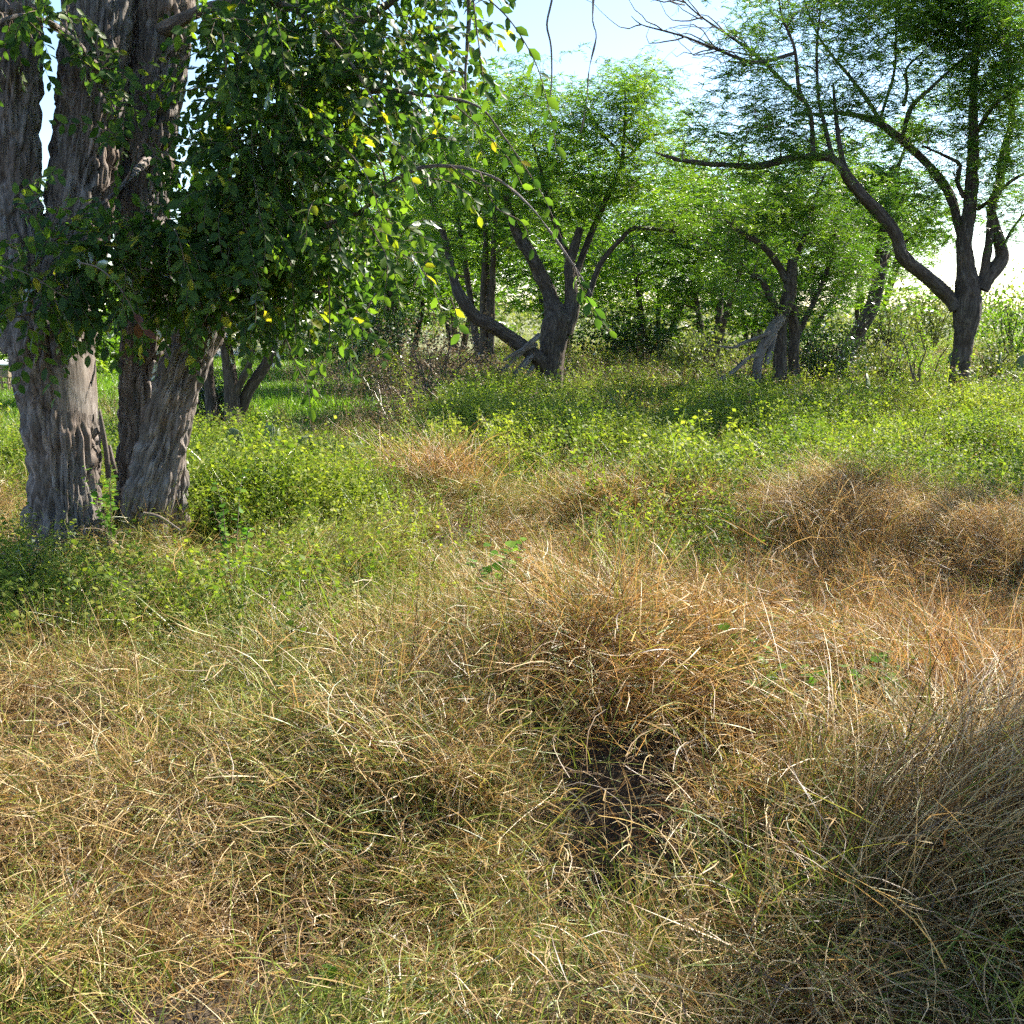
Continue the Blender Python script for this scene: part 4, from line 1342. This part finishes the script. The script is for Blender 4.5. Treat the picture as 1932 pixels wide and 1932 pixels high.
shrub('dry_bush', 'brown grey dry bush left of the middle mesquite', 820, 15.8, 610, 250, 'weed_dry', 301, 170, .045)
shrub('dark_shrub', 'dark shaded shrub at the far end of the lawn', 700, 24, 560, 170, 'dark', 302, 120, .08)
shrub('green_bush', 'low green bush at the edge of the lawn beside the dry bush', 725, 18, 665, 130, 'herb', 303, 90, .05)
shrub('pale_bush', 'pale straw coloured bush beyond the lawn', 580, 31, 630, 200, 'brush', 304, 110, .1)
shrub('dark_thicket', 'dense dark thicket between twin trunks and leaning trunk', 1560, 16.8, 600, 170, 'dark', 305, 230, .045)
shrub('shade_fill_shrub', 'added dark shrub standing in for deep tree shade right of the middle trunk', 1190, 26, 590, 220, 'dark', 306, 130, .09)  # added shrub; its dark leaf colour stands in for the shade under the tree
shrub('grey_brush', 'grey green brush on the skyline left of the forked trunk', 1685, 24, 560, 120, 'brush', 307, 120, .07)
shrub('olive_brush', 'olive brush on the skyline just behind the forked trunk', 1760, 30, 545, 130, 'brush', 308, 100, .09)
shrub('green_brush', 'bright green brush at the right edge behind the cactus', 1915, 22, 530, 150, 'mesq_bright', 309, 150, .06)
shrub('olive_bush', 'low olive bush right of the forked trunk', 1890, 18, 640, 130, 'brush', 310, 110, .05)
shrub('yellow_bush', 'yellowish weedy bush left of the forked trunk', 1690, 17, 640, 120, 'brush', 311, 110, .045)
shrub('airy_sapling', 'airy yellow green sapling standing left of the forked trunk', 1745, 15.5, 605, 110, 'mesq_bright', 312, 40, .035, cat='sapling', stems=6, density=.8)
shrub('low_shrub', 'dark green low shrub at the left foot of the large tree', 30, 5.3, 1060, 190, 'dark', 313, 120, .026, stems=12)
shrub('bent_shrub', 'dark bush under the splayed stems behind the leaning trunk', 395, 13.5, 700, 90, 'dark', 314, 60, .05)
shrub('grass_bush', 'rounded greenish bush in front of the brown mound', 1290, 8.0, 925, 200, 'herb', 315, 130, .026, stems=20)
shrub('weed_bush', 'tall leafy weeds right of the brown mound', 1680, 9.6, 820, 260, 'herb', 316, 200, .035, stems=20)
shrub('shaded_bush', 'grey green bush half hidden behind the dead branches', 1330, 20, 620, 150, 'brush', 317, 100, .06)

# far brush closing the horizon
g = Geo()
n = 900
x = U(-60, 75, n)
y = U(50, 75, n)
h = 1.2 + 1.7 * noise2(x * .15, y * .1, 71)
m = 46
c = np.repeat(np.c_[x, y, h * .5], m, 0)
p = c + rng.normal(0, 1, c.shape) * np.c_[np.full(n * m, .9), np.full(n * m, .9), np.repeat(h * .28, m)]
p[:, 2] = np.abs(p[:, 2])
V, F = place(DIAMOND_V, DIAMOND_F, p, rng.normal(0, 1, p.shape), rng.normal(0, .6, p.shape) + [0, 0, 1], U(.18, .4, len(p)), 1.2)
g.add(V, F, bv=np.repeat(np.repeat(U(.1, 1, n), m), 4))
tag(link('distant_brush', g.mesh('distant_brush', M['brush'])), 'distant olive brush closing off the horizon', 'brush', kind='stuff')

# tree standing off to the right whose shade falls on the near corner


def shade_tree(label, px, py, h, rad, rz, nc, ns, seed):
    """mesquite beside the view; its crown stands up-sun of the shaded ground at photo (px, py)"""
    q = on_ground(px, py, .3)
    k = (h - .3) / math.tan(SUN_EL)
    cr = np.array([q[0] + math.sin(SUN_AZ) * k, q[1] + math.cos(SUN_AZ) * k, h])
    base = np.array([cr[0] - .2, cr[1] + .2, 0])
    t = Tree('mesquite_tree', label, base)
    f = h / 3.5
    t.limb([base + [0, 0, -.1], base + [.1, 0, 1.1 * f], base + [0, .05, 2.2 * f], cr + [0, 0, .1]], [.13 * f, .11 * f, .08 * f, .03], name='trunk', spacing=.1, segs=16, bark=.02, seed=seed)
    for a in range(4):
        o = np.array([math.cos(a * 1.6), math.sin(a * 1.6), 0]) * rad
        t.limb([base + [0, 0, 1.8 * f], base + o * .4 + [0, 0, 2.7 * f], cr + o * .8 + [0, 0, rz * .3]], [.06 * f, .04 * f, .015], spacing=.15, segs=8, seed=seed + a)
    C = in_ellipsoid(nc, cr, np.array([rad, rad, rz]))
    t.twigs(C, .02)
    P = np.repeat(C, ns, 0)
    P = P + rng.normal(0, .15 * f, P.shape)
    add_sprays(t.lf, P, FEATHER, (.8, 1.3))
    t.finish('mesq')


shade_tree('young mesquite just outside the view whose shade darkens the near right corner', 2130, 1730, 3.5, .5, .38, 17, 7, 601)
shade_tree('spreading mesquite outside the right edge whose shade crosses the brown mounds', 1760, 1000, 5.2, 1.4, .9, 15, 6, 611)


# ------------------------------------------------------------------ prickly pears
def pad_mesh():
    n, k = 9, 18
    V, rings = [], []
    for i in range(n):
        a = i / (n - 1)
        w = math.sin(math.pi * min(1, a * .96 + .03)) ** .6 * (.36 + .16 * a)
        for j in range(k):
            th = 2 * math.pi * j / k
            V.append((w * math.cos(th), .085 * (w / .5) ** .5 * math.sin(th), a))
    idx = np.arange(n * k).reshape(n, k)
    F = np.stack([idx[:-1], np.roll(idx, -1, 1)[:-1], np.roll(idx, -1, 1)[1:], idx[1:]], -1).reshape(-1, 4)
    return make_mesh('pad', np.array(V), [F, idx[-1][None], idx[0][None, ::-1]], M['pad'])


PAD = pad_mesh()


def cactus(label, px, D, s, pads, seed):
    r = np.random.default_rng(seed)
    x = at(px, 600, D)[0]
    o = thing('prickly_pear', label, 'cactus', (x, D, float(ground_z(x, D))), 'prickly pears under the trees')
    for dx, dy, z, tilt, yaw, q in pads:
        c = bpy.data.objects.new('pad', PAD)
        COL.objects.link(c)
        c.parent = o
        c.location = (dx * s, dy * s, z * s)
        c.rotation_euler = (r.normal(0, .35), tilt * 1.6 + r.normal(0, .15), yaw * 1.6 + r.normal(0, .4))
        c.scale = (q * s * r.uniform(.85, 1.1), q * s, q * s)


cactus('sunlit prickly pear in front of the dark splayed stems', 490, 9.6, .62, [(0, 0, 0.1, .1, .2, .42), (.28, .05, .0, .3, -.4, .38), (-.3, 0, .05, -.35, .5, .4), (.05, .02, .48, -.2, -.3, .36), (-.45, .05, .4, -.1, .2, .34), (.5, .1, .3, .4, 0, .34), (-.15, -.2, 0, -.2, .9, .34), (.15, .1, .45, .35, .5, .3)], 1)
cactus('grey prickly pear in front of the dark twin trunks', 1490, 13.6, .6, [(0, 0, .1, .1, .1, .45), (.35, 0, 0.1, .2, .3, .42), (-.55, 0, .1, -.1, -.2, .44), (.75, .1, .05, .3, .4, .4), (-.15, 0, .52, .15, .4, .36), (.4, 0, .48, .05, -.3, .36)], 2)
cactus('prickly pear at the right edge behind the forked trunk', 1880, 17.2, .8, [(0, 0, .3, .1, .1, .42), (-.35, 0, .35, -.3, .3, .42), (.4, 0, .3, .3, 0, .42), (-.6, .1, .75, -.2, .2, .4), (.1, 0, .72, .2, .5, .38), (.6, .1, .7, .2, -.2, .38), (-.15, .2, .15, 0, .9, .4)], 3)
cactus('single tall padded prickly pear beside the dark thicket', 1652, 15.0, .7, [(0, 0, .45, .05, .3, .5), (.1, 0, .0, .1, .4, .55), (-.2, .05, .2, -.3, .2, .4)], 4)


# ------------------------------------------------------------------ single tussocks and weeds in the clearing
def wide_mat_blade(src, gr):
    return src


def tussock(name, label, px, py, n, L, l0, l1, w, az, az_sd, rad, seed, gr, rust=0.0, cat='grass tuft', mat='tussock', group=None):
    global rng
    keep = rng
    rng = np.random.default_rng(seed)
    n = int(n * .7)
    q = on_ground(px, py, .05)
    z = float(ground_z(q[0], q[1]))
    base = np.c_[rng.normal(0, rad, n), rng.normal(0, rad, n), U(-.03, .02, n)]
    aa = U(0, 6.28, n) if az is None else rng.normal(az, az_sd, n)
    V, F, k, _ = blades(base, aa, rng.normal(0, .4, n), U(*l0, n), U(*l1, n), U(*L, n), U(*w, n), 6, U(-1.1, 1.1, n))
    me = make_mesh(name, V, [F], M[mat], {'bv': np.repeat(U(0, 1, n), k), 'bw': np.repeat(U(0, 1, n), k), 'gsh': np.full(len(V), gr), 'rsh': np.full(len(V), rust)})
    rng = keep
    return tag(link(name, me, loc=(q[0], q[1], z)), label, cat, group)


m, nt, new, ln = new_mat('tussock_blade')
rd = ramp_node(nt, DRY)
rg = ramp_node(nt, [(0, (.06, .11, .02)), (.5, (.16, .22, .03)), (1, (.34, .37, .07))])
ln(attr(nt, 'bv'), rd.inputs[0])
ln(attr(nt, 'bv'), rg.inputs[0])
cd = mixc(nt, rd.outputs[0], mixc(nt, rd.outputs[0], (1.14, .86, .72), 1.0, 'MULTIPLY'), attr(nt, 'rsh'))
c = mixc(nt, cd, rg.outputs[0], mathn(nt, 'LESS_THAN', attr(nt, 'bw'), attr(nt, 'gsh')))
thin_shader(nt, c, mixc(nt, c, (1.25, 1.1, .8), 1.0, 'MULTIPLY'), .36, .05, .5)
M['tussock'] = m

tussock('grass_tussock', 'big pale tussock of long drooping grass in the shaded near corner', 1700, 1800, 1500, (.45, 1.0), (.1, .9), (1.2, 2.1), (.0016, .0032), .35, .55, .13, 401, .06)
tussock('grass_tussock', 'long pale grass leaning over at the right edge above the shaded tussock', 1880, 1560, 1000, (.4, .8), (.1, .9), (1.1, 2.0), (.0016, .003), .4, .8, .15, 402, .05)
tussock('grass_tussock', 'golden brown domed tussock over the dark hollow', 1125, 1400, 1700, (.22, .42), (.0, .7), (1.0, 2.1), (.0015, .003), None, 1, .12, 403, .05, .5)
tussock('grass_tussock', 'spiky yellow green grass tuft right of the dark hollow', 1230, 1690, 260, (.15, .42), (.1, 1.2), (.5, 1.8), (.003, .006), None, 1, .05, 404, .75)
tussock('grass_tussock', 'small fresh green tuft standing in the dark hollow edge', 1200, 1770, 150, (.12, .35), (.1, 1.1), (.6, 1.9), (.003, .006), None, 1, .04, 405, .6)
tussock('grass_tussock', 'brown grey dome of dead grass in the shaded band', 1570, 1060, 1500, (.4, .8), (.0, .6), (.9, 2.2), (.0016, .0034), None, 1, .22, 406, .06, .1)
tussock('grass_tussock', 'dark rusty upright clump beside the orange grass', 1305, 1330, 500, (.25, .42), (.0, .3), (.1, .8), (.0016, .003), None, 1, .06, 407, .02, .35)
tussock('grass_tussock', 'dim brown tussock near the right edge below the orange grass', 1810, 1390, 1200, (.3, .6), (.0, .6), (.6, 1.9), (.0016, .003), None, 1, .16, 408, .05, .7)
tussock('grass_tussock', 'gold fluffy tussock left of the dark hollow', 830, 1530, 1100, (.2, .4), (.0, .7), (.8, 2.2), (.0013, .0026), None, 1, .13, 409, .25, .1)
tussock('grass_tussock', 'bright green grass in the near left corner', 40, 1900, 500, (.12, .32), (.0, .7), (.5, 1.7), (.003, .006), None, 1, .12, 410, .85)
tussock('grass_tussock', 'light fan of silvery grass below the sapling', 620, 1120, 900, (.4, .75), (.0, .6), (.9, 2.0), (.0018, .0034), .2, .9, .14, 411, .35)
tussock('grass_tussock', 'brown dead clump at the far right of the shaded band', 1890, 1090, 1100, (.4, .7), (.0, .6), (.8, 2.1), (.0016, .0034), None, 1, .22, 412, .1, .1)
tussock('grass_tussock', 'fine green grass tuft in the near right corner', 1900, 1900, 400, (.15, .35), (.0, .6), (.5, 1.6), (.002, .0045), None, 1, .1, 413, .8)
tussock('grass_tussock', 'sunlit pinkish straw clump at the edge of the leafy weeds', 820, 960, 1400, (.4, .75), (.0, .6), (.8, 2.0), (.002, .004), None, 1, .22, 414, .06, .3)
tussock('grass_tussock', 'thick straw clump before the shaded leafy band', 1150, 990, 1300, (.4, .75), (.0, .6), (.8, 2.0), (.002, .004), None, 1, .25, 415, .1, .25)
tussock('grass_tussock', 'yellowish bent clump behind the shaded tussock', 1600, 1620, 900, (.25, .55), (.0, .7), (.8, 2.0), (.0015, .003), .3, .8, .12, 416, .35, .2)

leaf_weed = [make_mesh('leaf', LEAF_V * [1, 1.9, 1], LEAF_F, M['weed_leaf'], {'bv': np.full(8, v)}) for v in (.2, .5, .85)]


def weed(name, label, px, py, stems, h, spread, leaf, seed, per=5, cat='weed'):
    global rng
    keep = rng
    rng = np.random.default_rng(seed)
    h, leaf, per = h * 1.2, leaf * .82, per * 2 + 1
    q = on_ground(px, py, .05)
    z = float(ground_z(q[0], q[1]))
    o = thing(name, label, cat, (q[0], q[1], z))
    az = U(0, 6.28, stems)
    tip = np.c_[np.cos(az) * spread * U(.2, 1, stems), np.sin(az) * spread * U(.2, 1, stems), h * U(.6, 1, stems)]
    tt = np.linspace(0, 1, 6)[None, :, None]
    P = tip[:, None] * np.concatenate([np.repeat(tt, 2, 2) ** 1.4, tt], 2) + rng.normal(0, .008, (stems, 6, 3)) * tt
    V, F = sticks(P, np.linspace(.0035, .0015, 6)[None] * np.ones((stems, 1)), 5)
    link('stems', make_mesh('stems', V, F, M['twig'], {'tuv': np.c_[V[:, :2] * 0, V[:, 2]]}), o)
    t = np.tile(np.linspace(.45, 1, per), stems)
    si = np.repeat(np.arange(stems), per)
    f = np.minimum(t * 5, 4.999)
    i = f.astype(int)
    p = P[si, i] + (P[si, i + 1] - P[si, i]) * (f - i)[:, None]
    a = U(0, 6.28, len(p))
    d = unit(np.c_[np.cos(a), np.sin(a), U(-.2, .5, len(p))])
    leaf_objects(o, np.zeros(3), p, d, unit(rng.normal(0, .35, (len(p), 3)) + [0, -.2, 1]), leaf * U(.7, 1.25, len(p)), leaf_weed)
    rng = keep


weed('leafy_weed', 'bright leafy weed standing alone mid clearing', 940, 1270, 6, .5, .13, .06, 501, 5)
weed('leafy_weed', 'lower shaded weed just left of the bright mid clearing weed', 890, 1320, 5, .22, .16, .055, 502, 4)
weed('leafy_weed', 'round leaved bright green weed right of the dark rusty clump', 1430, 1400, 8, .28, .22, .055, 503, 4)
weed('leafy_weed', 'trailing small leaved weed below the orange grass', 1580, 1400, 9, .3, .26, .045, 504, 5)
weed('leafy_weed', 'small green sprig beside the golden tussock top', 1010, 1310, 4, .25, .1, .05, 505, 4)
weed('leafy_weed', 'grey green broad leaved weed near the right edge', 1700, 1420, 6, .3, .18, .06, 506, 4)
weed('leafy_weed', 'yellow green weed among the gold grass left of centre', 750, 1440, 4, .16, .1, .05, 507, 4)
weed('leafy_weed', 'tiny green sprout in the straw at the bottom edge', 600, 1840, 3, .08, .06, .035, 508, 3)
weed('leafy_weed', 'small green leaves in the straw at the left side', 110, 1560, 4, .1, .1, .04, 509, 4)
weed('sapling', 'dark thin sapling right of the large tree base', 440, 1130, 5, .62, .2, .05, 510, 9, 'sapling')
weed('leafy_weed', 'pale leaved sprig climbing at the large tree base', 215, 1090, 6, .55, .13, .05, 511, 6)
weed('leafy_weed', 'upright sprig on the edge of the leafy band in shade', 1280, 930, 5, .5, .2, .07, 512, 4)

# ------------------------------------------------------------------ brown cart at the left edge, pale vehicle beyond the road
x0, y0 = at(8, 730, 20)[0], 20.0
o = thing('cart', 'brown boxy cart with pale rounded lid on thin legs, cut by the left edge', 'cart', (x0, y0, 0))
o.scale = (.5, .5, .5)


def box(name, parent, lo, hi, mat, bev=.01):
    lo, hi = np.array(lo, float), np.array(hi, float)
    V = np.array([[(lo, hi)[i][0], (lo, hi)[j][1], (lo, hi)[k][2]] for k in (0, 1) for j in (0, 1) for i in (0, 1)])
    F = np.array([[0, 2, 3, 1], [4, 5, 7, 6], [0, 1, 5, 4], [2, 6, 7, 3], [0, 4, 6, 2], [1, 3, 7, 5]])
    q = link(name, make_mesh(name, V, [F], mat, smooth=False), parent)
    if bev:
        md = q.modifiers.new('bevel', 'BEVEL')
        md.width = bev
        md.segments = 2
    return q


M['cart'] = plain_mat('brown_paint', [(.3, (.16, .12, .085)), (.7, (.23, .18, .13))], 3, .7)
M['white'] = plain_mat('white_paint', [(.3, (.72, .75, .78)), (.7, (.8, .82, .84))], 2, .35)
M['tin'] = plain_mat('pale_metal', [(.3, (.62, .68, .74)), (.7, (.72, .77, .82))], 3, .35)
M['glass'] = plain_mat('dark_glass', [(.3, (.02, .025, .03)), (.7, (.03, .035, .04))], 2, .08)
M['rubber'] = plain_mat('black_rubber', [(.3, (.02, .02, .02)), (.7, (.03, .03, .03))], 5, .8)
box('body', o, (-.9, -.4, .55), (.4, .4, 1.02), M['cart'], .02)
V = []
for i, xx in enumerate((-.95, .45)):
    for j in range(13):
        a = math.pi * j / 12
        V.append((xx, -.45 * math.cos(a), 1.022 + .2 * math.sin(a)))
V = np.array(V)
F = np.array([[j, j + 1, j + 14, j + 13] for j in range(12)])
link('lid', make_mesh('lid', V, [F, np.arange(13)[None, ::-1], np.arange(13, 26)[None], np.array([[0, 13, 25, 12]])], M['tin']), o)
for sx in (-.8, .05, .3):
    box('leg', o, (sx, -.36, 0), (sx + .06, -.30, .55), M['cart'], .005)
    box('leg', o, (sx, .30, 0), (sx + .06, .36, .55), M['cart'], .005)
box('shelf', o, (-.85, -.34, .32), (.35, .34, .35), M['cart'], .005)

x0, y0 = at(186, 684, 42)[0], 42.0
o = thing('white_vehicle', 'small white vehicle parked beyond the pale road', 'vehicle', (x0, y0, 0))
prof = np.array([(-2.1, .35), (-2.1, .85), (-1.2, 1.0), (-.6, 1.5), (.9, 1.5), (1.6, 1.0), (2.1, .95), (2.1, .35)])
n = len(prof)
V = np.concatenate([np.c_[prof[:, 0], np.full(n, -.85), prof[:, 1]], np.c_[prof[:, 0], np.full(n, .85), prof[:, 1]]])
F = np.array([[i, (i + 1) % n, (i + 1) % n + n, i + n] for i in range(n)])
link('body', make_mesh('body', V, [F, np.arange(n)[None], np.arange(n, 2 * n)[None, ::-1]], M['white'], smooth=False), o)
box('side_window', o, (-.55, -.863, 1.05), (.85, -.845, 1.4), M['glass'], 0)
for wx in (-1.3, 1.3):
    for wy in (-.8, .62):
        a = np.linspace(0, 2 * math.pi, 20, endpoint=False)
        V = np.concatenate([np.c_[wx + .33 * np.cos(a), np.full(20, wy), .33 + .33 * np.sin(a)], np.c_[wx + .33 * np.cos(a), np.full(20, wy + .18), .33 + .33 * np.sin(a)]])
        F = np.array([[i, (i + 1) % 20, (i + 1) % 20 + 20, i + 20] for i in range(20)])
        link('wheel', make_mesh('wheel', V, [F, np.arange(20)[None], np.arange(20, 40)[None, ::-1]], M['rubber'], smooth=False), o)
